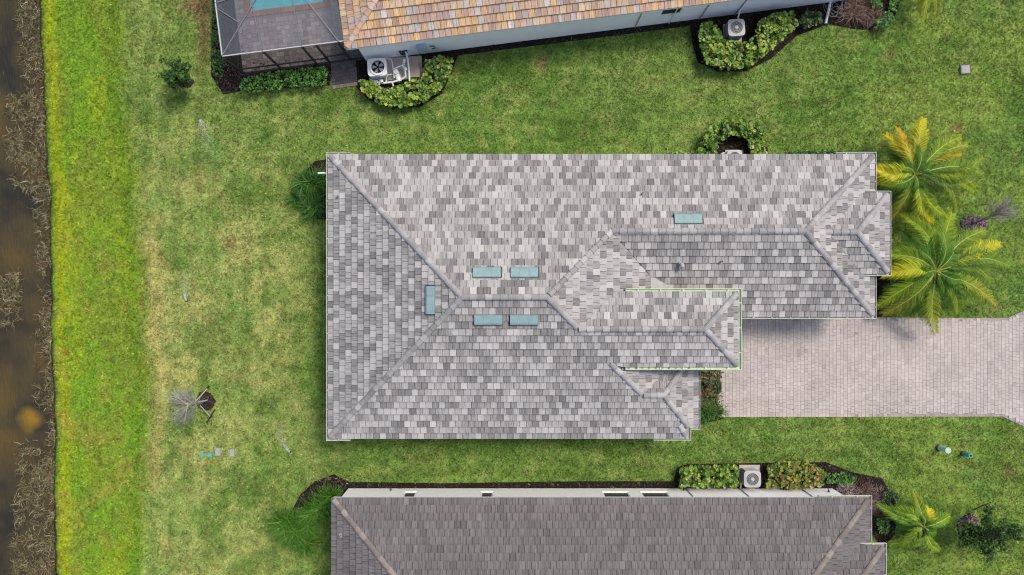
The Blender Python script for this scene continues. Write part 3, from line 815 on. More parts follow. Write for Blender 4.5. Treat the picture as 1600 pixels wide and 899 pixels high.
# ---- the brown grey house below
def low_house():
    root = thing('house', 'house with plain brownish grey tile roof and pale wall, below the middle house', 'house', P(840, 900, 0))
    x0, x1, y0 = -9.28, 18.43, -10.85; dep = 14.0; hd = dep / 2; p = .417; zr = 3 + p * hd
    NW, NE, SW, SE = (x0, y0, 3), (x1, y0, 3), (x0, y0 - dep, 3), (x1, y0 - dep, 3)
    RL, RR = (x0 + hd, y0 - hd, zr), (x1 - hd, y0 - hd, zr)
    bx, by = 19.04, -13.19; bz = 3.3; bh = 2.05; bzr = bz + p * bh; yc = by - bh
    xe = lambda z: x1 - (z - 3) / p
    faces = [[NW, NE, RR, RL], [NW, RL, SW], [NE, SE, RR], [SW, SE, RR, RL],
             [(xe(bz), by, bz), (bx, by, bz), (bx - bh, yc, bzr), (xe(bzr), yc, bzr)], [(bx, by, bz), (bx, by - 2 * bh, bz), (bx - bh, yc, bzr)], [(xe(bz), by - 2 * bh, bz), (bx, by - 2 * bh, bz), (bx - bh, yc, bzr), (xe(bzr), yc, bzr)]]
    pal = [(.42, (.143, .132, .133)), (.33, (.134, .124, .125)), (.17, (.118, .109, .112)), (.07, (.149, .140, .143)), (.01, (.185, .176, .18))]
    lay_roof(root, faces, M_DECKB, .385, .312, pal, 5, capcol=[(.195, .168, .152), (.17, .145, .13), (.22, .195, .178)], var=.045, ridges=[(NW, RL), (NE, RR), ((bx, by, bz), (bx - bh, yc, bzr))])
    wl = [(17.86, -11.2), (-9.12, -11.2), (-9.12, y0 - dep + .4), (17.86, y0 - dep + .4)]
    X = lambda px: 17.86 - (px - 800) * 11.2 / 313.5 * (314.0 / 321)
    op = [(0, 17.86 - (1043 - 800) / 28.7, 17.86 - (1002 - 800) / 28.7, .72, 2.2), (0, 17.86 - (982 - 800) / 28.7, 17.86 - (942 - 800) / 28.7, .72, 2.2), (0, 17.86 - (770 - 800) / 28.7, 17.86 - (752 - 800) / 28.7, .72, 2.2), (0, 17.86 - (650 - 800) / 28.7, 17.86 - (632 - 800) / 28.7, .72, 2.2)]
    walls(root, wl, 2.82, M_WALL, op)
    fascia(root, [(x0 + .02, y0 - dep + .02), (x1 - .02, y0 - dep + .02), (x1 - .02, y0 - .02), (x0 + .02, y0 - .02)], 2.94)
    b = MB(); b.box((18.2, yc, 1.6), (1.0, 3.3, 3.2)); b.build('upper_wall', M_WALL, root)
    gutter(root, [(15.8, y0 + .01, 3.05), (x1, y0 + .01, 3.05), (x1, by + .1, 3.05)], -1)
    gutter(root, [(xe(bz) + .1, by, bz + .04), (bx, by, bz + .04), (bx, by - 2 * bh, bz + .04)], -1)
    z = 3.5
    Wp = lambda x, y: 3 + p * (x - x0)
    vent_pipe(root, 533, 836, Wp)
    for px in (1071, 1155, 1250):
        x = (px - 800) / 28.0
        d = MB(); d.box((x, -11.2 + .03, 1.4), (.03, .04, 2.7)); d.build('downspout', M_PIPE, root)
    for px, zz in ((613, .45), (1065, .5), (1285, .8)):
        x = (px - 800) / 28.0
        d = MB(); d.box((x, -11.2 + .05, zz), (.07, .09, .09)); d.tube([(x, -11.1, zz), (x, -11.0, zz - .06)], .025, 6); d.build('hose_bib', M_BLACK, root)
low_house()

# ---- the terracotta house above
def top_house():
    root = thing('house', 'house with orange and tan blended tile roof beside the screened pool', 'house', top_local(13, 7, 0), rz=math.radians(7.2))
    T = top_local
    wd, dep = 28.0, 14.0; hd = 7.0; p = .417; zr = 3 + p * hd
    SW, SE, NE, NW = T(0, 0, 3), T(wd, 0, 3), T(wd, dep, 3), T(0, dep, 3); RL, RR = T(hd, hd, zr), T(wd - hd, hd, zr)
    faces = [[SW, SE, RR, RL], [SW, RL, NW], [SE, NE, RR], [NE, NW, RL, RR]]
    pal = [(.22, (.47, .315, .17)), (.26, (.40, .275, .205)), (.20, (.335, .24, .20)), (.16, (.385, .345, .32)), (.16, (.45, .345, .24))]
    lay_roof(root, faces, M_DECKO, .425, .325, pal, 8, capcol=[(.50, .32, .22), (.46, .30, .22), (.46, .40, .34)], ridges=[(SW, RL)], tilemat=M_TILEO)
    sill, head = 1.3, 2.35
    # window seen at 1032..1065 px
    lx0 = (P(1034, 20, 1.8) - T(0, 0, 1.8)).length; lx1 = (P(1066, 16, 1.8) - T(0, 0, 1.8)).length
    L = [T(.5, .27), T(wd - .45, .27), T(wd - .45, dep - .4), T(.5, dep - .4)]
    walls(root, [(q.x, q.y) for q in L], 2.82, M_WALLG, [(0, lx0 - .5, lx1 - .5, sill, head)])
    fascia(root, [(q.x, q.y) for q in (T(.02, .02), T(wd - .02, .02), T(wd - .02, dep - .02), T(.02, dep - .02))], 2.94)
    for lx in (15.6, 17.5, 19.2, 21.2):
        d = MB(); q = T(lx, .235, 1.35); d.box(q, (.05, .05, 2.6), math.radians(7.2)); d.build('downspout', M_PVC if lx == 17.5 else M_PIPE, root)
    d = MB(); a = P(1301, -12, .15); d.tube([a + Vector((.1, .9, 2.0)), a + Vector((.05, .75, .3)), a, P(1290, 37, .08)], .075, 10); d.build('drain_pipe', M_PVC, root)
    w_ = MB(); R = random.Random(3)
    for k in range(7):
        c = P(1300 + R.uniform(-4, 14), 14 + R.uniform(-10, 12), .2); r = R.uniform(.25, .55); ph = R.uniform(0, 6)
        w_.tube([c + Vector((r * math.cos(ph + t), r * 1.1 * math.sin(ph + t), .1 * math.sin(t * 2))) for t in np.linspace(0, 5.2, 12)], .009, 4, (1, 1, 1))
    w_.build('loose_cable', M_PIPE, root)
    d = MB(); q = P(630, 80, .9); d.ring((q.x, q.y), .13, .23, .82, .98, 18); d.disc((q.x, q.y), .09, .85, .95, 10); d.build('hose_reel', M_BLACK, root)
    d = MB(); q = T(3.75, .16, 1.3); d.box(q, (.5, .2, .7), math.radians(7.2)); d.box(T(3.55, .17, .7), (.05, .06, .6), math.radians(7.2)); d.box(T(3.9, .17, .7), (.05, .06, .6), math.radians(7.2)); d.build('control_box', M_BLUEBOX, root)
    d = MB(); d.tube([T(4.2, .2, 1.3), T(4.45, .15, 1.35), T(4.5, .1, 1.2), T(4.3, .12, 1.1)], .03, 6); d.build('meter_hook', M_BLACK, root)
top_house()

# ------------------------------------------------------------------ screen cage, pool
def pool_cage():
    T = top_local; rz = math.radians(7.2)
    wx, ex = -6.36, .0; z0 = 3.0; pz = .34; hz = 2.4
    root = thing('pool_enclosure', 'dark insect screen cage over the swimming pool beside the terracotta house', 'pool cage', T(-2.9, 4, 0), rz=rz)
    y1 = 9.0; yb = .43
    R0 = lambda lx, ly: T(lx, ly, z0 + pz * min(hz * 1.0, min(lx - wx, ly - yb)))
    # frame
    def bar(name, a, b, mat=M_SILVER, r=.026):
        m = MB(); a, b = Vector(a), Vector(b); d = (b - a).normalized(); s = d.cross(Vector((0, 0, 1)))
        s = s.normalized() if s.length > .1 else Vector((math.cos(rz), math.sin(rz), 0)); u = s.cross(d)
        q = lambda p: [p + s * r + u * r * 1.4, p - s * r + u * r * 1.4, p - s * r - u * r * 1.4, p + s * r - u * r * 1.4]
        m.prism(q(a), q(b)); return m.build(name, mat, root)
    bar('eave_beam', T(wx, yb, z0), T(ex - .03, yb, z0), M_EAVE, .024); bar('eave_beam', T(wx, yb + .05, z0), T(wx, y1, z0), M_EAVE, .028)
    xs = [wx, -4.26, -2.24]
    for lx in xs[1:]:
        zt = z0 + pz * hz
        bar('roof_beam', T(lx, yb, z0 + .02), T(lx, yb + hz, zt + .02)); bar('roof_beam', T(lx, yb + hz, zt + .02), T(lx, y1, zt + .02))
    bar('hip_beam', T(wx, yb, z0 + .03), T(wx + hz, yb + hz, z0 + pz * hz + .03))
    bar('ridge_beam', T(wx + hz, yb + hz, z0 + pz * hz + .06), T(ex, yb + hz, z0 + pz * hz + .06))
    bar('ridge_beam', T(wx + hz, yb + hz, z0 + pz * hz + .04), T(wx + hz, y1, z0 + pz * hz + .04))
    bar('wind_brace', T(-.3, yb, z0 + .04), T(-1.66, yb + 2.0, z0 + pz * 2.0 + .04), M_SILVER, .022) if 0 else bar('wind_brace', T(-.3, yb, z0 + .04), T(-1.75, yb + hz, z0 + pz * hz + .04), M_SILVER, .028)
    bar('wind_brace', T(wx + .05, 2.9, z0 + .04), T(-5.0, 1.75, z0 + .46), M_SILVER, .022)
    bar('roof_beam', T(wx, 3.2, z0), T(wx + hz, 3.2, z0 + pz * hz), M_SILVER, .03)
    for lx in (wx, -4.26, -2.24, -1.51, -.36):
        bar('post', T(lx, yb, .06), T(lx, yb, z0 - .06), M_BRONZE, .04)
    bar('post', T(wx, 3.2, .06), T(wx, 3.2, z0 - .06), M_BRONZE, .04)
    bar('chair_rail', T(wx + .04, yb - .003, .78), T(-1.51, yb - .003, .78), M_BRONZE, .03)
    bar('chair_rail', T(-1.46, yb - .004, 1.05), T(-.4, yb - .004, 1.05), M_BRONZE, .03)
    bar('chair_rail', T(wx - .003, yb + .05, .78), T(wx - .003, y1, .78), M_BRONZE, .03)
    bar('sole_plate', T(wx, yb + .002, .06), T(.4, yb + .002, .06), M_BRONZE, .04)
    # screens, one panel each
    def panel(pts, mat):
        m = MB(); m.poly(pts); return m.build('screen_panel', mat, root)
    zt = z0 + pz * hz; e = xs + [ex - .02]
    panel([T(wx, yb, z0), T(wx + hz, yb + hz, zt), T(wx + hz, y1, zt), T(wx, y1, z0)], M_SCREEN)
    panel([T(wx, yb, z0), T(-4.26, yb, z0), T(-4.26, yb + 2.1, z0 + pz * 2.1)], M_SCREEN)
    panel([T(-4.26, yb, z0), T(-2.24, yb, z0), T(-2.24, yb + hz, zt), T(wx + hz, yb + hz, zt), T(-4.26, yb + 2.1, z0 + pz * 2.1)], M_SCREEN)
    panel([T(-2.24, yb, z0), T(ex, yb, z0), T(ex, yb + hz, zt), T(-2.24, yb + hz, zt)], M_SCREEN)
    panel([T(wx + hz, yb + hz, zt), T(ex, yb + hz, zt), T(ex, y1, zt), T(wx + hz, y1, zt)], M_SCREEN)
    for a, b in ((wx, -4.26), (-4.26, -2.24), (-2.24, -1.51), (-1.51, -.36), (-.36, .45)):
        panel([T(a, yb, .08), T(b, yb, .08), T(b, yb, z0 - .08), T(a, yb, z0 - .08)], M_SCREENW)
    panel([T(wx, yb, .08), T(wx, 3.2, .08), T(wx, 3.2, z0 - .08), T(wx, yb, z0 - .08)], M_SCREENW)
    panel([T(wx, 3.2, .08), T(wx, y1, .08), T(wx, y1, z0 - .08), T(wx, 3.2, z0 - .08)], M_SCREENW)
    # deck of pavers
    b = MB(); b.prism([T(-6.42, .38, -.02), T(.5, .38, -.02), T(.5, y1, -.02), T(-6.42, y1, -.02)], [T(-6.42, .38, .035), T(.5, .38, .035), T(.5, y1, .035), T(-6.42, y1, .035)])
    deck = b.build('pool_deck', M_JOINT, kind='structure')
    J = MB(); R = random.Random(9)
    first = None; ly = .4; r = 0
    px0, px1, py0 = -5.84, -1.15, 3.5       # pool with its coping, in the house's own axes
    tm = MB(); tm.box((0, 0, .015), (.228, .228, .03)); tmesh = tm.mesh('paver', M_PAVER)
    spots = []
    while ly < y1 - .3:
        lx = -6.38
        while lx < .25:
            if not (px0 - .03 < lx + .24 and lx < px1 + .03 and ly + .24 > py0 - .02): spots.append((lx + .12, ly + .12))
            lx += .24
        ly += .24
    near = sorted(spots, key=lambda s: s[1])[:300]; near = set(near)
    for s in spots:
        q = R.gauss(1, .12); k = R.random(); base = (.40, .34, .335) if k < .6 else (.33, .275, .275) if k < .85 else (.46, .40, .39)
        t = tuple(v * q for v in base); c = T(s[0], s[1], .034 + R.uniform(0, .004))
        if s in near:
            if first is None:
                o = bpy.data.objects.new('paver', tmesh); first = o; COL.objects.link(o); adopt(o, deck)
            else:
                o = first.copy(); COL.objects.link(o)
            o.location = c; o.rotation_euler = (0, 0, rz + R.gauss(0, .01)); o.color = (*t, 1)
        else:
            J.box(c + Vector((0, 0, .015)), (.228, .228, .03), rz, t)
    J.build('pavers', M_PAVER, deck, kind='stuff')
    pool = thing('swimming_pool', 'turquoise swimming pool with terracotta coping under the screen cage', 'swimming pool', T(-2.6, 5, 0), rz=rz)
    W = MB(); W.poly([T(px0 + .3, py0 + .3, .05), T(px1 - .3, py0 + .3, .05), T(px1 - .3, y1 - .35, .05), T(px0 + .3, y1 - .35, .05)]); W.build('water', M_POOL, pool)
    lx = px0
    def cop(cx, cy, sx, sy):
        m = MB(); q = R.gauss(1, .1); m.box(T(cx, cy, .055), (sx - .012, sy - .012, .05), rz, (.42 * q, .20 * q, .12 * q)); m.build('coping_stone', M_COPING, pool)
    while lx < px1 - .05:
        cop(lx + .2, py0 + .16, .4, .32); lx += .4
    ly = py0 + .32
    while ly < 6.0:
        cop(px0 + .16, ly + .2, .32, .4); cop(px1 - .16, ly + .2, .32, .4); ly += .4
pool_cage()

def walkway():
    o = fan_sheet('walkway', WALK, .031, M_JOINT); WORLD[o.name] = Matrix.Identity(4)
    R = random.Random(2); T = [P(*q) for q in WALK]
    first = None; tm = MB(); tm.box((0, 0, .015), (.185, .19, .03)); mesh = tm.mesh('paver', M_PAVER)
    nx, ny = 7, 7
    for i in range(nx):
        for j in range(ny):
            a = (i + .5) / nx; b = (j + .5) / ny
            p = (T[0] * (1 - a) + T[1] * a) * (1 - b) + (T[3] * (1 - a) + T[2] * a) * b
            if first is None:
                k = bpy.data.objects.new('paver', mesh); first = k; COL.objects.link(k); adopt(k, o)
            else:
                k = first.copy(); COL.objects.link(k)
            k.location = (p.x, p.y, .034 + R.uniform(0, .005)); k.rotation_euler = (0, 0, math.radians(7) + R.gauss(0, .02))
            q = R.gauss(1, .12); base = (.115, .10, .098) if j < ny - 1 else (.27, .21, .20)
            k.color = (base[0] * q, base[1] * q, base[2] * q, 1)
walkway()

# ------------------------------------------------------------------ air conditioners and pool equipment
def ac_unit(label, px, py, size=.82, z=.85, rz=0.0, pad=None, pipe=None):
    c = P(px, py, z); root = thing('air_conditioner', label, 'air conditioner', (c.x, c.y, 0), 'air conditioners beside the houses', rz)
    h = size / 2
    if pad:
        q = P(*pad[:2], .06); b = MB(); b.box((q.x, q.y, .065), (pad[2], pad[3], .07), rz); b.build('pad', M_CONC, root)
    b = MB(); b.box((c.x, c.y, .1 + (z - .16) / 2), (size - .07, size - .07, z - .16), rz, bev=.07)
    case = b.build('case', M_ACSIDE, root)
    l = MB()
    R = Matrix.Rotation(rz, 3, 'Z')
    for k in range(9):
        zz = .16 + k * (z - .3) / 9
        for s in range(4):
            a = R @ Matrix.Rotation(s * 1.5708, 3, 'Z') @ Vector((h - .03, 0, 0))
            l.box((c.x + a.x, c.y + a.y, zz), (.018, size - .2, .03), rz + s * 1.5708)
    l.build('louvre', M_ACFAN, case)
    # top plate with the round opening
    t = MB(); n = 32; ro = h * .74
    rim = []; hole = []
    for k in range(n):
        a = 6.28318 * k / n; ca, sa = math.cos(a), math.sin(a)
        m = (abs(ca) ** 6 + abs(sa) ** 6) ** (1 / 6.0)
        rim.append(Vector((c.x, c.y, 0)) + R @ Vector((h * ca / m, h * sa / m, 0))); hole.append(Vector((c.x, c.y, 0)) + R @ Vector((ro * ca, ro * sa, 0)))
    Z = lambda v, zz: Vector((v.x, v.y, zz))
    for k in range(n):
        m = (k + 1) % n
        t.poly([Z(hole[k], z), Z(rim[k], z - .015), Z(rim[m], z - .015), Z(hole[m], z)])
        t.poly([Z(rim[k], z - .08), Z(rim[m], z - .08), Z(rim[m], z - .015), Z(rim[k], z - .015)])
        t.poly([Z(hole[m], z - .08), Z(hole[k], z - .08), Z(hole[k], z), Z(hole[m], z)])
    t.build('top_panel', M_ACTOP, root)
    g = MB()
    for r in (.25, .42, .58, .72):
        g.ring((c.x, c.y), h * r - .008, h * r + .008, z - .012, z + .012, 24)
    for k in range(12):
        a = 6.28318 * k / 12; g.tube([(c.x + .1 * math.cos(a), c.y + .1 * math.sin(a), z + .016), (c.x + ro * math.cos(a), c.y + ro * math.sin(a), z + .016)], .006, 4)
    g.build('fan_guard', M_ACFAN, root)
    hb = MB(); hb.disc((c.x, c.y), h * .24, z - .05, z + .035, 16, r2=h * .2); hb.build('motor_cap', M_ACTOP, root)
    f = MB()
    for k in range(4):
        a0 = k * 1.5708 + .4; pts = []
        for aa, rr in ((a0, .2), (a0 - .1, .68), (a0 + .8, .68), (a0 + .7, .2)):
            pts.append(Vector((c.x + h * rr * math.cos(aa), c.y + h * rr * math.sin(aa), z - .13 + .07 * (aa - a0))))
        f.poly(pts)
    f.build('fan_blade', M_ACFAN, root)
    if pipe:
        b = MB(); b.tube([P(*pipe[0]), P(*pipe[1]), P(*pipe[2])], .045, 8); b.build('line_cover', M_PVC, root)
ac_unit('grey air conditioner in the round leaved hedge beside the terracotta house', 1151, 43, .92, .95, math.radians(3), (1144, 52, 1.0, 1.0), ((1160, 4, 1.0), (1153, 28, .5), (1156, 32, .2)))
ac_unit('grey air conditioner on a beige pad beside the brownish grey roofed house', 1176, 749, .92, .9, 0, (1171, 742, 1.15, 1.1), ((1157, 763, .2), (1158, 755, .3), (1164, 752, .3)))
ac_unit('grey air conditioner half hidden under the eave of the middle house', 1148, 246, .82, .85, 0, (1147, 248, 1.0, .95), ((1123, 244, .4), (1130, 239, .55), (1140, 243, .4)))

def pool_equipment():
    rz = math.radians(4)
    pad = MB(); q = P(618, 108, .05); pad.box((q.x, q.y, .055), (3.0, 1.25, .08), rz); 
    pd = pad.build('equipment_pad', M_CONC); tag(pd, 'dark stained concrete slab under the white pool pipes', 'concrete slab')
    # heater
    c = P(589, 105, .95)
    root = thing('pool_heater', 'white pool heater with a round dark fan opening beside the paver walkway', 'pool heater', (c.x, c.y, 0), rz=rz)
    b = MB(); b.box((c.x, c.y, .49), (.95, .9, .78), rz, bev=.05); b.build('case', M_WHITE, root)
    t = MB(); n = 28; R = Matrix.Rotation(rz, 3, 'Z'); o = Vector((c.x + .0, c.y, 0))
    hx, hy, ro = .52, .48, .36
    for k in range(n):
        a0, a1 = 6.28318 * k / n, 6.28318 * (k + 1) / n
        def rim(a):
            ca, sa = math.cos(a), math.sin(a); m = (abs(ca) ** 8 + abs(sa) ** 8) ** .125; return o + R @ Vector((hx * ca / m, hy * sa / m, 0))
        def hole(a): return o + R @ Vector((ro * math.cos(a) + .05, ro * math.sin(a), 0))
        Z = lambda v, z: Vector((v.x, v.y, z))
        t.poly([Z(hole(a0), .95), Z(rim(a0), .94), Z(rim(a1), .94), Z(hole(a1), .95)]); t.poly([Z(rim(a0), .86), Z(rim(a1), .86), Z(rim(a1), .94), Z(rim(a0), .94)])
    cc = o + R @ Vector((.05, 0, 0))
    t.build('top_panel', M_WHITE, root)
    r = MB(); r.ring((cc.x, cc.y), ro, ro + .1, .945, 1.02, 28); r.build('fan_shroud', M_PVC, root)
    d = MB(); d.disc((cc.x, cc.y), ro, .885, .89, 24); d.build('fan_well', M_DARK, root)
    for k in range(5):
        f = MB(); a0 = k * 1.2566 + .3; pts = []
        for aa, rr in ((a0, .08), (a0 - .05, ro * .9), (a0 + .62, ro * .86), (a0 + .7, .08)):
            pts.append(Vector((cc.x + rr * math.cos(aa), cc.y + rr * math.sin(aa), .9 + .06 * (aa - a0 + .1))))
        f.poly(pts); f.build('fan_blade', M_ACFAN, root)
    # pump
    c = P(619, 113, .4)
    root = thing('pool_pump', 'white pool pump with a round lid among the white pipes', 'pool pump', (c.x, c.y, 0))
    b = MB(); b.disc((c.x, c.y), .17, .1, .5, 16, r2=.15); b.build('strainer', M_PVC, root)
    b = MB(); b.disc((c.x, c.y), .14, .5, .56, 16, r2=.12); b.build('lid', M_WHITE, root)
    b = MB(); b.tube([(c.x + .05, c.y - .12, .3), (c.x + .16, c.y - .5, .3)], [.16, .14], 12); b.build('motor', M_PVC, root)
    # pipes
    pr = thing('pool_piping', 'white plastic pool pipes winding between the heater and the beige cabinet', 'pipes', P(622, 115, 0))
    runs = [([(600, 92, .4), (612, 93, .5), (614, 106, .5), (616, 122, .4)], .035), ([(603, 131, .3), (604, 118, .5), (613, 116, .5)], .035),
            ([(634, 82, 1.0), (637, 92, .6), (639, 110, .5), (640, 127, .4)], .05), ([(615, 108, .6), (632, 101, .7), (632, 95, .7)], .04),
            ([(584, 128, .35), (600, 130, .35), (615, 128, .35), (626, 125, .35), (634, 120, .4), (633, 110, .5), (630, 104, .5)], .055), ([(578, 126, .3), (590, 126, .45), (583, 134, .25)], .05),
            ([(595, 125, .5), (592, 133, .3)], .06), ([(612, 128, .4), (615, 135, .3)], .04), ([(630, 96, .6), (630, 105, .6)], .05)]
    for pts, r in runs:
        m = MB(); m.tube([P(*q) for q in pts], r, 8); m.build('pipe', M_PVC, pr)
    for x, y, z in ((632, 95, .72), (597, 127, .48), (634, 108, .55), (580, 127, .4)):
        m = MB(); q = P(x, y, z); m.box(q, (.13, .16, .13), .3, bev=.04); m.build('valve', M_PVC, pr)
    # cabinet at the end of the slab
    c = P(648, 107, .25); root = thing('equipment_cabinet', 'flat beige cabinet at the end of the pool equipment slab', 'cabinet', (c.x, c.y, 0), rz=rz)
    b = MB(); b.box((c.x, c.y, .16), (.5, .95, .22), rz, bev=.03); b.build('case', M_CONC, root)
    b = MB(); b.box((c.x, c.y, .285), (.55, 1.0, .03), rz, bev=.04); b.build('lid', material('beige_lid', (.36, .30, .24), rough=.7, noise=(4, .75, 1.12)), root)
pool_equipment()

# ------------------------------------------------------------------ plants
def leaf(b, p, nrm, size, col, heading=None, elong=1.25):
    a = random.uniform(0, 6.283) if heading is None else heading
    t = nrm.orthogonal().normalized(); u = nrm.cross(t)
    d = t * math.cos(a) + u * math.sin(a); s = nrm.cross(d)
    L, W_ = size * elong, size * .5
    f = nrm * size * .12
    m0, m1 = p - d * L * .5, p + d * L * .5
    l0, l1 = p - d * L * .22 + s * W_ + f, p + d * L * .25 + s * W_ * .9 + f
    r0, r1 = p - d * L * .22 - s * W_ + f, p + d * L * .25 - s * W_ * .9 + f
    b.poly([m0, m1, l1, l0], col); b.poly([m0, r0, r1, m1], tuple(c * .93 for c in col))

def pick(pal):
    q = random.random(); s = 0
    for wgt, c in pal:
        s += wgt
        if q <= s: break
    k = random.uniform(.75, 1.25); return tuple(v * k for v in c)

CLUSIA = [(.26, (.23, .33, .03)), (.26, (.13, .24, .025)), (.25, (.06, .145, .02)), (.13, (.025, .07, .013)), (.07, (.36, .42, .07)), (.012, (.30, .12, .03)), (.018, (.42, .42, .24))]
VIBURN = [(.35, (.085, .24, .025)), (.4, (.05, .155, .018)), (.25, (.022, .075, .012))]
def hedge(label, poly, zlo, zhi, dens, size, pal, cat='hedge', name='hedge', group=None, mat=None, elong=1.25, tilt=.75):
    xs = [p[0] for p in poly]; ys = [p[1] for p in poly]
    c = P(sum(xs) / len(xs), sum(ys) / len(ys), 0)
    root = thing(name, label, cat, c, group)
    area = abs(area2(poly)) / 784; n = int(area * dens)
    b = MB(); st = MB(); k = 0; tries = 0
    while k < n and tries < n * 12:
        tries += 1
        x, y = random.uniform(min(xs), max(xs)), random.uniform(min(ys), max(ys))
        if not inside(np.array(x), np.array(y), poly): continue
        lump = float(fbm(np.array([x / 9.0]), np.array([y / 9.0]), len(poly) + 3, 2)[0])
        if lump < .33 and random.random() < .75: continue
        top = zlo + (zhi - zlo) * (.35 + .9 * lump)
        z = top - (top - zlo) * random.random() ** 2.0
        p = P(x, y, z * .9); p.z = z
        nr = Vector((random.gauss(0, tilt * .55), random.gauss(0, tilt * .55), 1)).normalized()
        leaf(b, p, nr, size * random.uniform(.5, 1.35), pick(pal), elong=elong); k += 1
        if k % 9 == 0 and n > 60:
            st.tube([(p.x + random.uniform(-.15, .15), p.y + random.uniform(-.15, .15), .03), (p.x, p.y, z - .02)], [.012, .006], 4, (.13, .10, .06), caps=False)
    b.build('foliage', mat or M_LEAF, root)
    if st.f: st.build('stem', M_TWIG, root)
    return root

hedge('low bright green small leaved hedge along the screen cage', [(374, 133), (382, 122), (420, 114), (470, 108), (508, 104), (513, 115), (508, 134), (450, 138), (395, 146), (378, 144)], .25, .95, 330, .085, VIBURN)
hedge('narrow green hedge down the pond side of the screen cage', [(332, -20), (345, -20), (349, 60), (354, 100), (346, 124), (333, 118), (330, 60)], .15, .6, 330, .075, [(.4, (.05, .13, .02)), (.4, (.035, .095, .016)), (.2, (.02, .06, .012))])
hedge('round leaved hedge wrapped around the white pool pipes', [(560, 126), (580, 128), (605, 142), (640, 128), (660, 124), (664, 96), (690, 88), (708, 92), (704, 116), (690, 138), (664, 160), (625, 168), (590, 162), (566, 142)], .2, 1.0, 215, .165, CLUSIA)
hedge('round leaved hedge curling around the air conditioner by the terracotta house', [(1093, 40), (1108, 34), (1124, 48), (1130, 64), (1165, 68), (1180, 58), (1186, 34), (1208, 22), (1240, 18), (1246, 40), (1222, 62), (1198, 84), (1168, 106), (1130, 110), (1102, 98), (1092, 70)], .2, 1.05, 215, .165, CLUSIA)
hedge('dark green shrub between the round leaved hedge and the white drain pipe', [(1248, 30), (1262, 18), (1282, 20), (1284, 36), (1262, 44), (1248, 46)], .15, .7, 260, .12, [(.5, (.03, .075, .015)), (.35, (.06, .12, .03)), (.15, (.14, .18, .06))], 'shrub', 'shrub')
hedge('round leaved hedge arching over the air conditioner beside the middle house', [(1086, 243), (1100, 216), (1112, 198), (1140, 188), (1176, 190), (1193, 206), (1198, 243), (1174, 243), (1166, 216), (1140, 210), (1122, 226), (1118, 243)], .2, 1.1, 215, .165, CLUSIA)
hedge('low dark hedge showing above the roof edge near the two palms', [(1232, 246), (1236, 236), (1304, 234), (1310, 246)], .2, .7, 330, .08, VIBURN)
hedge('sparse yellow green plants in front of the roof edge', [(1030, 246), (1034, 238), (1088, 236), (1088, 246)], .05, .3, 90, .11, CLUSIA, 'plants', 'plant')
hedge('round leaved hedge left of the air conditioner by the brownish grey roof', [(1062, 733), (1085, 728), (1152, 726), (1153, 760), (1062, 761)], .2, 1.0, 205, .165, CLUSIA)
hedge('red flecked round leaved hedge right of the air conditioner by the brownish grey roof', [(1197, 730), (1215, 723), (1262, 722), (1286, 735), (1287, 758), (1240, 763), (1197, 761)], .2, 1.0, 205, .165, [(.36, (.24, .26, .03)), (.3, (.13, .19, .03)), (.24, (.05, .10, .02)), (.07, (.30, .16, .05)), (.03, (.33, .08, .03))])
hedge('low dark green ground plants at the end of the red flecked hedge', [(1288, 737), (1320, 738), (1338, 748), (1330, 757), (1290, 755)], .08, .45, 260, .10, VIBURN, 'plants', 'plant')
hedge('rounded green shrub beside the brown dead bushes at the top right', [(1372, 24), (1388, 18), (1398, 26), (1396, 40), (1384, 48), (1366, 46)], .1, .7, 300, .09, VIBURN, 'shrub', 'shrub')
hedge('rounded green shrub at the top edge next to the brown dead bushes', [(1390, -12), (1408, -10), (1410, 12), (1400, 20), (1388, 14)], .1, .7, 300, .09, VIBURN, 'shrub', 'shrub')
hedge('loose green shrub at the top edge left of the dark gap', [(1358, -10), (1378, -10), (1378, 12), (1362, 14)], .1, .7, 300, .09, VIBURN, 'shrub', 'shrub')
hedge('round dark green shrub beside the small palm and the dead bushes', [(1380, 768), (1394, 764), (1404, 776), (1400, 792), (1386, 794), (1378, 784)], .1, .7, 300, .09, [(.5, (.035, .085, .02)), (.5, (.018, .05, .012))], 'shrub', 'shrub')
hedge('round green shrub between the roof gutter and the small palm', [(1370, 810), (1386, 808), (1392, 820), (1386, 834), (1370, 832)], .1, .6, 300, .09, VIBURN, 'shrub', 'shrub')
hedge('red and green croton beside the driveway at the front door', [(1092, 578), (1124, 576), (1126, 612), (1112, 618), (1092, 616)], .2, .9, 300, .12, [(.5, (.022, .06, .012)), (.26, (.06, .11, .02)), (.16, (.22, .05, .045)), (.08, (.30, .16, .13))], 'shrub', 'croton', elong=2.2)

def blades(b, c, n, lmin, lmax, wid, pal, spread=1.0, rise=.9, z0=.03, seg=4, wob=.2, az=None):
    for _ in range(n):
        a = random.uniform(0, 6.283) if az is None else random.gauss(az, .6)
        L = random.uniform(lmin, lmax); el = random.uniform(.35, 1.0)
        d = Vector((math.cos(a), math.sin(a), 0)); s = Vector((-d.y, d.x, 0)); col = pick(pal)
        base = Vector((c[0], c[1], z0)) + d * random.uniform(0, .18) + s * random.uniform(-.1, .1)
        pts = []; bend = random.uniform(-wob, wob)
        for k in range(seg + 1):
            t = k / seg; r = L * spread * (t * (.35 + .65 * t)) * (1.05 - .45 * el); z = L * rise * el * (t * 1.6 - t * t * (1.15 - .25 * el))
            pts.append(base + d * r + s * bend * L * t * t + Vector((0, 0, max(z, .01))))
        for k in range(seg):
            w0 = wid * (1 - (k / seg) ** 2 * .9) ; w1 = wid * (1 - ((k + 1) / seg) ** 2 * .95)
            b.poly([pts[k] - s * w0, pts[k] + s * w0, pts[k + 1] + s * w1, pts[k + 1] - s * w1], col)

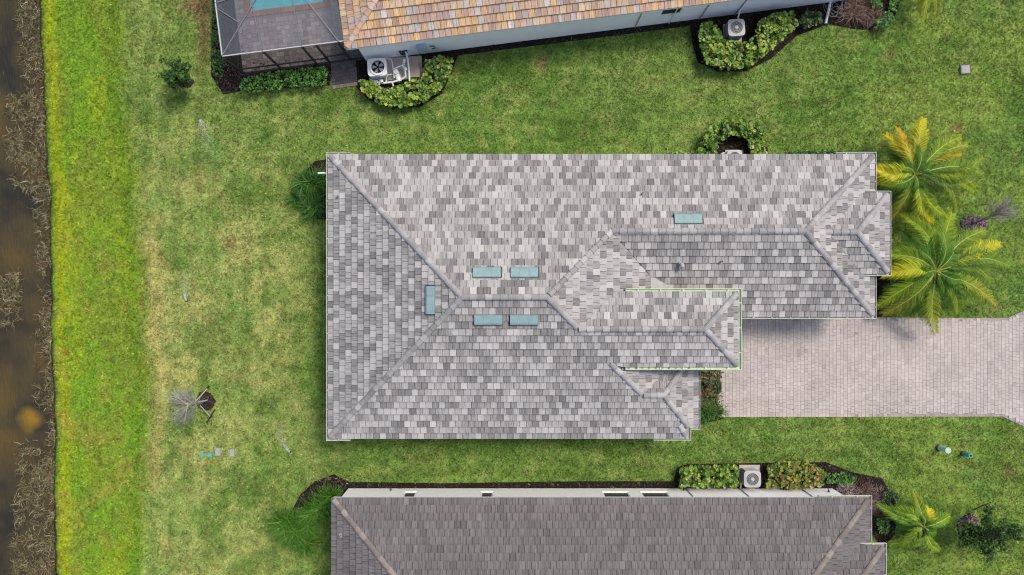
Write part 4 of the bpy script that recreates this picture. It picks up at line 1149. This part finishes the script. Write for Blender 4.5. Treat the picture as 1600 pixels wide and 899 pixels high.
def clump(name, label, cat, px, py, n, lmin, lmax, wid, pal, group=None, **kw):
    c = P(px, py, 0); root = thing(name, label, cat, c, group)
    b = MB(); kw.setdefault('wob', .45)
    m = 7
    for q in range(m):
        o = Vector((0, 0, 0)) if q == 0 else Vector((random.gauss(0, lmax * .24), random.gauss(0, lmax * .24), 0))
        f = random.uniform(.6, 1.0)
        blades(b, c + o, n // m, lmin * f, lmax * f * .95, wid, pal, **kw)
    b.build('foliage', M_MATTLEAF, root)
    s = MB()
    for _ in range(7):
        a = random.uniform(0, 6.28); s.tube([(c.x + .1 * math.cos(a), c.y + .1 * math.sin(a), .02), (c.x + .16 * math.cos(a), c.y + .16 * math.sin(a), .4)], [.03, .015], 5, (.09, .08, .03))
    s.build('stem', M_TWIG, root)
GRASSY = [(.38, (.085, .225, .018)), (.37, (.05, .15, .013)), (.18, (.025, .08, .009)), (.07, (.18, .31, .05))]
DARKP = [(.38, (.05, .16, .018)), (.37, (.032, .105, .013)), (.18, (.016, .052, .01)), (.07, (.12, .22, .06))]
clump('ornamental_grass', 'larger bright green fountain grass mound left of the brownish grey roof', 'ornamental grass', 474, 818, 1500, 1.0, 1.95, .021, GRASSY)
clump('ornamental_grass', 'smaller green fountain grass mound beside the bare mulch at the house corner', 'ornamental grass', 502, 790, 650, .8, 1.7, .02, GRASSY)
clump('palm_shrub', 'dark green palm shrub beside the top left roof corner', 'palm shrub', 490, 288, 520, .8, 1.65, .026, DARKP)
clump('palm_shrub', 'dark green palm shrub lower of the two by the pond side roof edge', 'palm shrub', 495, 322, 420, .7, 1.4, .026, DARKP)
clump('ornamental_grass', 'tan flowered grass tuft between the croton and the dark grass by the driveway', 'ornamental grass', 1112, 622, 170, .4, .85, .013, [(.4, (.07, .14, .02)), (.3, (.24, .19, .11)), (.3, (.12, .2, .03))])
clump('ornamental_grass', 'dark green grass clump at the corner of the front gutter', 'ornamental grass', 1106, 645, 260, .5, .95, .016, DARKP)
clump('ornamental_grass', 'bright green grass clump touching the driveway corner', 'ornamental grass', 1121, 642, 110, .35, .75, .013, GRASSY)
DEAD = [(.40, (.16, .10, .075)), (.3, (.07, .042, .034)), (.22, (.25, .18, .15)), (.08, (.32, .19, .17))]
DEADG = [(.5, (.36, .30, .285)), (.3, (.22, .175, .16)), (.2, (.07, .05, .045))]
for i, (px, py, n, l, pal, lab) in enumerate([
    (1352, 770, 260, .75, DEAD, 'dark brown withered bush above the white gutter of the brownish grey roof'),
    (1318, 764, 170, .55, DEADG, 'pale grey brown withered bush at the end of the pale wall'),
    (1372, 778, 190, .55, DEADG, 'pale grey brown withered bush beside the dark green shrub'),
    (1372, 800, 150, .5, DEAD, 'low brown withered bush right of the gutter corner'),
    (1338, 14, 300, .8, DEAD, 'dark brown withered bush next to the white drain pipe'),
    (1362, 30, 260, .7, DEAD, 'reddish brown withered bush against the green shrubs at the top right')]):
    clump('withered_bush', lab, 'withered bush', px, py, int(n * 1.7), l * .6, l * 1.5, .015, pal, wob=.7)

# ---- palms
def frond(root, base, tip, arch, width, cb, ct, rach=(.45, .46, .09), nl=46, name='frond', droop=.35, lw=1.0):
    b = MB(); base, tip = Vector(base), Vector(tip)
    bendv = (tip - base).cross(Vector((0, 0, 1))).normalized() * random.uniform(-.16, .16) * (tip - base).length
    def C(t): return base.lerp(tip, t) + Vector((0, 0, arch * 4 * t * (1 - t) * (1.25 - .5 * t))) + bendv * math.sin(t * 3.1416)
    n = 10; b.tube([C(k / n) for k in range(n + 1)], [.032 * (1 - .85 * k / n) + .004 for k in range(n + 1)], 5, rach)
    ln = (tip - base).length
    tw = random.uniform(-.35, .35)
    for i in range(nl):
        t = .14 + .86 * (i + .5) / nl
        p = C(t); d = (C(min(1, t + .02)) - C(t - .02)).normalized()
        s = d.cross(Vector((0, 0, 1))).normalized(); u = s.cross(d)
        prof = math.sin(min(1, (t - .08) / .38) * 1.5708) * (1 - .62 * max(0, (t - .45) / .55) ** 1.4)
        for sg in (-1, 1):
            L = width * prof * random.uniform(.8, 1.12)
            fw = .5 + .75 * t + random.uniform(-.12, .12)
            dr = (s * sg * (1 - .12 * t) + d * fw + u * (.25 + sg * tw + random.uniform(-.15, .15))).normalized()
            m = p + dr * L * .55; e = p + dr * L - Vector((0, 0, droop * L * random.uniform(.6, 1.3)))
            wv = d * (.017 + .010 * prof) * lw
            k = min(1, max(0, t * 1.15 - .1 + random.uniform(-.12, .12)))
            q = random.uniform(.62, 1.35)
            col = tuple((cb[j] * (1 - k) + ct[j] * k) * q for j in range(3))
            b.poly([p - wv * .7, p + wv * .7, m + wv, m - wv], col); b.poly([m - wv, m + wv, e], tuple(c * 1.05 for c in col))
    return b.build(name, M_MATTLEAF, root)

G1, G2 = (.045, .135, .012), (.10, .215, .014)
YG, YE, OR = (.25, .35, .015), (.56, .50, .015), (.56, .33, .025)
def palm(label, base_px, crown_px, zc, fronds, width, trunk_r=.16, arch=.45, cat='palm tree', name='palm_tree', inner=6, ringlen=1.0, nl=80, under=9):
    bp = P(*base_px, 0); cp = P(*crown_px, zc)
    root = thing(name, label, cat, bp)
    t = MB(); k = 9
    t.tube([bp.lerp(cp, i / k) - (Vector((0, 0, .1)) if i == 0 else Vector((0, 0, 0))) for i in range(k + 1)], [trunk_r * (1.35 - .5 * i / k + (.08 if i % 2 else 0)) for i in range(k + 1)], 10)
    t.build('trunk', M_BARK, root)
    for (tx, ty, tz, cb, ct) in fronds:
        tp = P(tx, ty, tz)
        frond(root, cp + Vector((0, 0, .05)) + (tp - cp).normalized() * .08, tp, arch * random.uniform(.8, 1.2), width * random.uniform(.9, 1.1), cb, ct, nl=nl)
    for i in range(under):
        a = i * 2.4 + random.uniform(-.4, .4); L = random.uniform(1.5, 2.6) * ringlen
        tp = cp + Vector((math.cos(a) * L, math.sin(a) * L, random.uniform(-1.5, -.8) * ringlen))
        frond(root, cp - Vector((0, 0, .05)), tp, arch * .8, width * .85, tuple(v * .8 for v in G1), random.choice((G1, G2, (.16, .22, .02))), rach=(.25, .3, .06), nl=int(nl * .8), lw=.8)
    for i in range(inner):
        a = i * 2.4 + .5 + random.uniform(-.5, .5); L = random.uniform(.8, 2.1) * ringlen
        tp = cp + Vector((math.cos(a) * L, math.sin(a) * L, random.uniform(-.5, .35) * ringlen))
        frond(root, cp + Vector((0, 0, .1)), tp, arch * .8, width * .8, G1, G2, rach=(.3, .36, .07), nl=int(nl * .75), lw=.62)
    return root
palm('tall palm tree with several yellow and orange fronds, upper of the two by the garage', (1415, 283), (1427, 274), 2.4, [
    (1385, 211, 1.6, (.16, .20, .02), YE), (1404, 201, 1.6, YG, OR), (1443, 186, 1.7, (.10, .16, .02), YE), (1502, 214, 1.5, G2, (.27, .33, .03)), (1512, 226, 1.4, G2, (.28, .32, .03)),
    (1500, 239, 1.7, G2, OR), (1535, 246, 1.3, G1, (.16, .25, .02)), (1522, 262, 1.5, G1, YE), (1536, 273, 1.3, G1, (.2, .28, .02)), (1512, 280, 1.4, G1, (.42, .33, .14)),
    (1524, 300, 1.2, G1, YG), (1496, 331, 1.2, G1, (.19, .25, .02)), (1459, 349, 1.3, G2, YE), (1478, 338, 1.2, G1, YG), (1393, 344, 1.2, G2, (.28, .24, .03)), (1368, 263, 2.5, YG, YE), (1371, 284, 2.2, YG, YE), (1420, 330, 1.3, G1, G2)], .78)
palm('tall green palm tree leaning over the driveway edge, lower of the two by the garage', (1445, 420), (1460, 424), 2.5, [
    (1408, 334, 1.6, G2, YG), (1488, 334, 1.5, G1, YG), (1540, 360, 1.4, G1, (.22, .30, .03)), (1562, 382, 1.4, G2, YE), (1578, 416, 1.3, G1, (.18, .28, .03)), (1548, 440, 1.3, G1, (.17, .24, .02)),
    (1556, 476, 1.0, G2, (.36, .33, .03)), (1497, 490, 1.2, G1, YG), (1463, 521, 1.2, G2, (.35, .35, .03)), (1371, 479, 1.3, G2, YG), (1380, 491, 1.1, G2, (.26, .26, .03)), (1388, 398, 2.2, G1, YG), (1380, 430, 2.3, YG, YE), (1420, 492, 1.2, G1, G2), (1530, 462, 1.2, G1, G2), (1435, 350, 1.6, G1, G2)], .84)
palm('small bright green palm tree in the lawn near the brownish grey roof corner', (1428, 812), (1440, 822), 1.5, [
    (1371, 788, 1.0, G2, (.14, .24, .02)), (1428, 770, 1.0, G2, (.24, .27, .02)), (1452, 795, 1.3, (.20, .22, .02), YE), (1484, 806, 1.0, (.10, .21, .02), (.18, .31, .02)), (1468, 860, .9, (.13, .25, .02), (.24, .36, .02)),
    (1408, 858, .9, (.12, .22, .02), (.20, .30, .02)), (1392, 850, .8, G2, (.16, .25, .02)), (1402, 797, 1.4, (.13, .25, .02), (.22, .33, .02)), (1424, 832, 1.3, (.14, .25, .02), (.22, .34, .02)), (1385, 800, 1.2, G2, (.15, .25, .02))], .55, .1, .3, inner=4, ringlen=.55, nl=60, under=6)
palm('palm frond tip of a tree mostly beyond the top edge of the photo', (1462, -42), (1462, -38), 1.6, [
    (1442, 36, 1.0, (.14, .19, .02), (.26, .29, .02)), (1462, 28, 1.0, (.15, .2, .02), (.25, .29, .02)), (1436, 14, 1.2, G2, YG), (1500, -70, 1.2, G1, G2), (1420, -60, 1.2, G1, G2)], .5, .1, .3, inner=3, ringlen=.5, nl=40, under=0)

# ---- small trees
def tree(label, base_px, crown_px, zc, r, n, pal, leafsize, name='tree', bare=False, spread=(1, 1, .8), col=(.16, .13, .10), seed=1, dirv=None):
    random.seed(seed)
    bp = P(*base_px, 0); cp = P(*crown_px, zc); root = thing(name, label, 'tree', bp)
    t = MB(); m = bp.lerp(cp, .5) + Vector((.03, .02, 0)); t.tube([bp - Vector((0, 0, .1)), m, cp], [.055, .042, .022], 7, col); t.build('trunk', M_TWIG, root)
    br = MB(); ends = []
    for i in range(34):
        a = random.uniform(0, 6.283); f = random.uniform(.45, 1.0); s = bp.lerp(cp, f)
        v = Vector((math.cos(a) * spread[0], math.sin(a) * spread[1], random.uniform(-.2, .9) * spread[2]))
        if dirv is not None: v = v * .8 + Vector(dirv)
        e = s + v.normalized() * r * random.uniform(.55, 1.05); mid = s.lerp(e, .5) + Vector((0, 0, .08))
        br.tube([s, mid, e], [.018, .012, .005], 4, col, caps=False); ends.append((s, e))
        if bare:
            for _ in range(18):
                f2 = random.uniform(.25, 1); q = s.lerp(e, f2); dv = (e - s).normalized() * .6 + Vector((random.gauss(0, .5), random.gauss(0, .5), random.gauss(.1, .4)))
                br.tube([q, q + dv * r * random.uniform(.2, .5)], [.007, .003], 3, pick(pal), caps=False)
    br.build('branch', M_TWIG, root)
    if n:
        c = MB()
        for _ in range(n):
            s, e = random.choice(ends); q = s.lerp(e, random.uniform(.25, 1.1)) + Vector((random.gauss(0, .09), random.gauss(0, .09), random.gauss(0, .09)))
            leaf(c, q, Vector((random.gauss(0, .6), random.gauss(0, .6), 1)).normalized(), leafsize * random.uniform(.7, 1.3), pick(pal), elong=1.6)
        c.build('crown', M_MATTLEAF, root)
    return root
tree('small dark green leafy tree in the lawn near the pool cage', (291, 128), (274, 109), 2.0, .78, 1500, [(.4, (.035, .095, .014)), (.35, (.022, .06, .012)), (.25, (.075, .15, .03))], .085, seed=3)
tl = tree('young grey bare tree held by stakes in the back lawn', (322, 627), (293, 633), 2.4, 1.15, 160, [(.6, (.29, .28, .275)), (.3, (.21, .20, .195)), (.1, (.24, .28, .08))], .06, bare=True, col=(.33, .33, .25), seed=5, dirv=(-.7, -.15, .2), name='bare_tree')
tree('sparse dark green tree over a purple mulch patch at the lower right', (1511, 818), (1560, 842), 2.4, 1.45, 3600, [(.45, (.038, .095, .016)), (.35, (.022, .06, .012)), (.2, (.08, .145, .03))], .08, seed=9, spread=(1.2, .7, .7))
tree('leafless grey twiggy tree beside the palms at the right edge', (1521, 350), (1562, 332), 2.2, .95, 0, [(.6, (.34, .32, .29)), (.4, (.24, .22, .2))], .05, bare=True, col=(.20, .18, .16), seed=12, dirv=(.5, .3, .2), name='bare_tree', spread=(.8, .6, .6))
random.seed(21)
# stakes of the young tree and the stick by the lower right one
for lab, a, b in (('pale brace leaning from the bare tree to a black stake, upper of three', (306, 627, 1.1), (325, 606, .05)), ('pale brace leaning from the bare tree across the mulch ring', (311, 628, 1.1), (326, 625, .06)), ('pale brace leaning from the bare tree to a black stake, lower of three', (313, 634, 1.0), (329, 652, .05))):
    root = thing('tree_brace', lab, 'tree stake', P(*b[:2], 0), 'braces around the bare tree')
    m = MB(); m.tube([P(*a), P(*b)], .028, 6); m.build('pole', M_STAKE, root)
    k = MB(); q = P(*b); k.box(q + Vector((.03, .03, .04)), (.16, .08, .14), .8); k.build('stake_foot', M_BLACK, root)
m = MB(); m.tube([P(336, 640, .05), P(323, 661, .05)], .04, 6); tag(m.build('stake', M_BLACK), 'black wooden stake lying on the grass below the bare tree', 'stake')
m = MB(); m.tube([P(1521, 797, .06), P(1544, 787, .12)], .028, 6); tag(m.build('stake', M_BLACK), 'thin dark stick lying on the grass above the lower right mulch patch', 'stake')
m = MB(); m.tube([P(1513, 823, .08), P(1524, 830, .3)], .02, 6); tag(m.build('stick', M_TWIG), 'thin dark stick poking out of the lower right mulch patch', 'stick')

# ---- reeds along the pond
def reeds():
    b = MB(); R = random.Random(31)
    zones = [(0, 48, 30, 68, 420), (40, 100, 34, 72, 420), (90, 150, 40, 74, 420), (150, 250, 12, 76, 1500), (240, 300, 22, 82, 520), (290, 330, 52, 84, 260), (330, 440, 56, 86, 520), (425, 510, -14, 30, 620), (440, 500, 60, 86, 380), (495, 560, 54, 86, 480), (555, 640, 56, 90, 460), (640, 700, 78, 92, 130), (688, 775, 32, 92, 1050), (770, 905, 22, 94, 1300), (-30, 5, 30, 66, 250)]
    pal = [(.30, (.115, .10, .052)), (.17, (.19, .175, .10)), (.36, (.040, .033, .020)), (.07, (.33, .30, .19)), (.05, (.17, .10, .045)), (.05, (.10, .13, .035))]
    for y0, y1, x0, x1, n in zones:
        for _ in range(int(n * 2.9)):
            py = R.uniform(y0, y1)
            lim = min(x1, float(np.interp(py, SHORE_Y, SHORE_X)) + 1)
            px = lim - (lim - x0) * R.random() ** (1.25 if x0 < 40 else 1.7)
            den = float(fbm(np.array([px / 11.0]), np.array([py / 11.0]), 44, 3)[0])
            if den < (.39 if x0 < 40 else .41) + .2 * R.random(): continue
            p = P(px, py, -.25); a = R.uniform(0, 6.283); L = R.uniform(.12, .46); d = Vector((math.cos(a), math.sin(a), 0)); s = Vector((-d.y, d.x, 0)); w_ = R.uniform(.008, .018)
            random.seed(R.random()); col = pick(pal); up = R.uniform(.15, .9)
            pts = [p + d * L * t + s * L * .22 * t * t * R.choice((-1, 1)) + Vector((0, 0, L * up * (1.5 * t - t * t * 1.1))) for t in (0, .4, .75, 1)]
            for k in range(3):
                w0, w1 = w_ * (1, 1, .7)[k], w_ * (1, .7, .1)[k]
                b.poly([pts[k] - s * w0, pts[k] + s * w0, pts[k + 1] + s * w1, pts[k + 1] - s * w1], col)
    tag(b.build('reeds', M_TWIG, kind='stuff'), 'tangled dead brown reeds along the edge of the pond', 'reeds')
reeds()
random.seed(77)

# ------------------------------------------------------------------ sprinklers, utility covers, small things
def sprinkler(label, px, py, tx, ty, n=700, wide=.28):
    p = P(px, py, 0); q = P(tx, ty, 0); root = thing('sprinkler', label, 'sprinkler', p, 'lawn sprinklers')
    b = MB(); b.disc((p.x, p.y), .05, .0, .1, 10); b.disc((p.x, p.y), .028, .1, .16, 8); b.build('head', M_BLACK, root)
    d = q - p; L = d.length; d.normalize(); s = Vector((-d.y, d.x, 0)); m = MB()
    for _ in range(n):
        t = random.random() ** 1.25; w_ = random.gauss(0, wide * .5) * (.06 + t)
        c = p + d * L * t + s * w_ * L * .55 + Vector((0, 0, .16 + 1.5 * t * (1 - t) + random.gauss(0, .07 * (t + .1))))
        r = random.uniform(.005, .013) * (1.2 - .5 * t); e = (d * 1.6 + Vector((random.gauss(0, .3), random.gauss(0, .3), .4))) * r; f = s * r * .55
        m.poly([c - e, c - f, c + e, c + f])
    m.build('spray', M_SPRAY, root, kind='stuff')
sprinkler('lawn sprinkler throwing a long pale spray, nearest the pool cage', 315, 188, 350, 268, 2600, .8)
sprinkler('lawn sprinkler with a short upright white spray in the dry back lawn', 293, 470, 298, 424, 1500, .5)
sprinkler('lawn sprinkler spraying left of the bottom left roof corner', 454, 706, 436, 660, 1300, .5)

def cover(name, label, cat, px, py, sx, sy, mat, h=.07, group=None, rz=0.0):
    p = P(px, py, 0); root = thing(name, label, cat, p, group, rz)
    b = MB(); b.box((p.x, p.y, h / 2 - .02), (sx, sy, h + .04), rz, bev=.03); b.build('rim', mat, root)
    l = MB(); l.box((p.x, p.y, h + .008), (sx - .06, sy - .06, .016), rz, bev=.02); l.build('lid', mat, root)
    return root
cover('utility_cover', 'grey rectangular utility cover next to the teal covers in the back lawn', 'utility cover', 341, 706, .30, .44, M_GREYBOX, group='utility covers in the back lawn')
cover('utility_cover', 'smaller grey utility cover farthest from the pond in the back lawn', 'utility cover', 363.5, 707.5, .26, .40, M_GREYBOX, group='utility covers in the back lawn')
cover('utility_cover', 'teal utility cover nearest the pond in the back lawn', 'utility cover', 316.5, 711, .22, .26, M_TEAL, .05, 'utility covers in the back lawn', .2)
cover('utility_cover', 'teal utility cover beside the grey cover in the back lawn', 'utility cover', 329, 711, .2, .26, M_TEAL, .05, 'utility covers in the back lawn', -.15)
r_ = cover('utility_box', 'pale grey square utility box in the grass at the upper right', 'utility box', 1506, 110, .48, .44, M_GREYBOX, .16, rz=.06)
m = MB(); q = P(1507, 109, 0); m.box((q.x + .03, q.y + .03, .02), (.6, .56, .04), .06); m.build('collar', M_BLACK, r_)
m = MB(); q = P(1506, 110, 0); m.box((q.x - .05, q.y, .182), (.16, .03, .012), .06); m.build('handle', M_GREYBOX, r_)
for lab, px, py, tx, ty, z, r, mat, top in (('pale green standing pipe with a white cap in the lawn by the driveway', 1468, 700, 1481, 704, .78, .155, M_GREENCAP, M_CAPG), ('teal standing pipe with a dark hole in the lawn by the driveway', 1505, 709, 1517, 712, .72, .12, M_TEAL, M_DARK)):
    p = P(px, py, 0); root = thing('standing_pipe', lab, 'pipe', p, 'standing pipes in the lawn'); t = P(tx, ty, z)
    b = MB(); b.tube([p - Vector((0, 0, .1)), t], [r, r], 14, caps=True); b.build('pipe_body', mat, root)
    c = MB(); c.disc((t.x, t.y), r * (1.08 if top is M_CAPG else .5), z - .03, z + .035, 14); c.build('cap', top, root)
    k = MB(); k.disc((p.x - .06, p.y + .02), r * 1.2, .0, .05, 12); k.build('collar', M_BLACK, root)
# fallen leaves
b = MB()
for px, py in [(1441, 78), (1161, 681), (1240, 640), (1213, 97), (965, 237), (1345, 655), (1448, 650)] + [(random.uniform(420, 1590), random.choice((random.uniform(170, 238), random.uniform(690, 735)))) for _ in range(40)]:
    p = P(px, py, .1); leaf(b, p, Vector((random.gauss(0, .3), random.gauss(0, .3), 1)).normalized(), random.uniform(.05, .11), random.choice([(.4, .26, .12), (.3, .18, .08), (.45, .36, .2)]))
tag(b.build('fallen_leaves', M_MATTLEAF, kind='stuff'), 'scattered tan fallen leaves on the lawn', 'leaves')
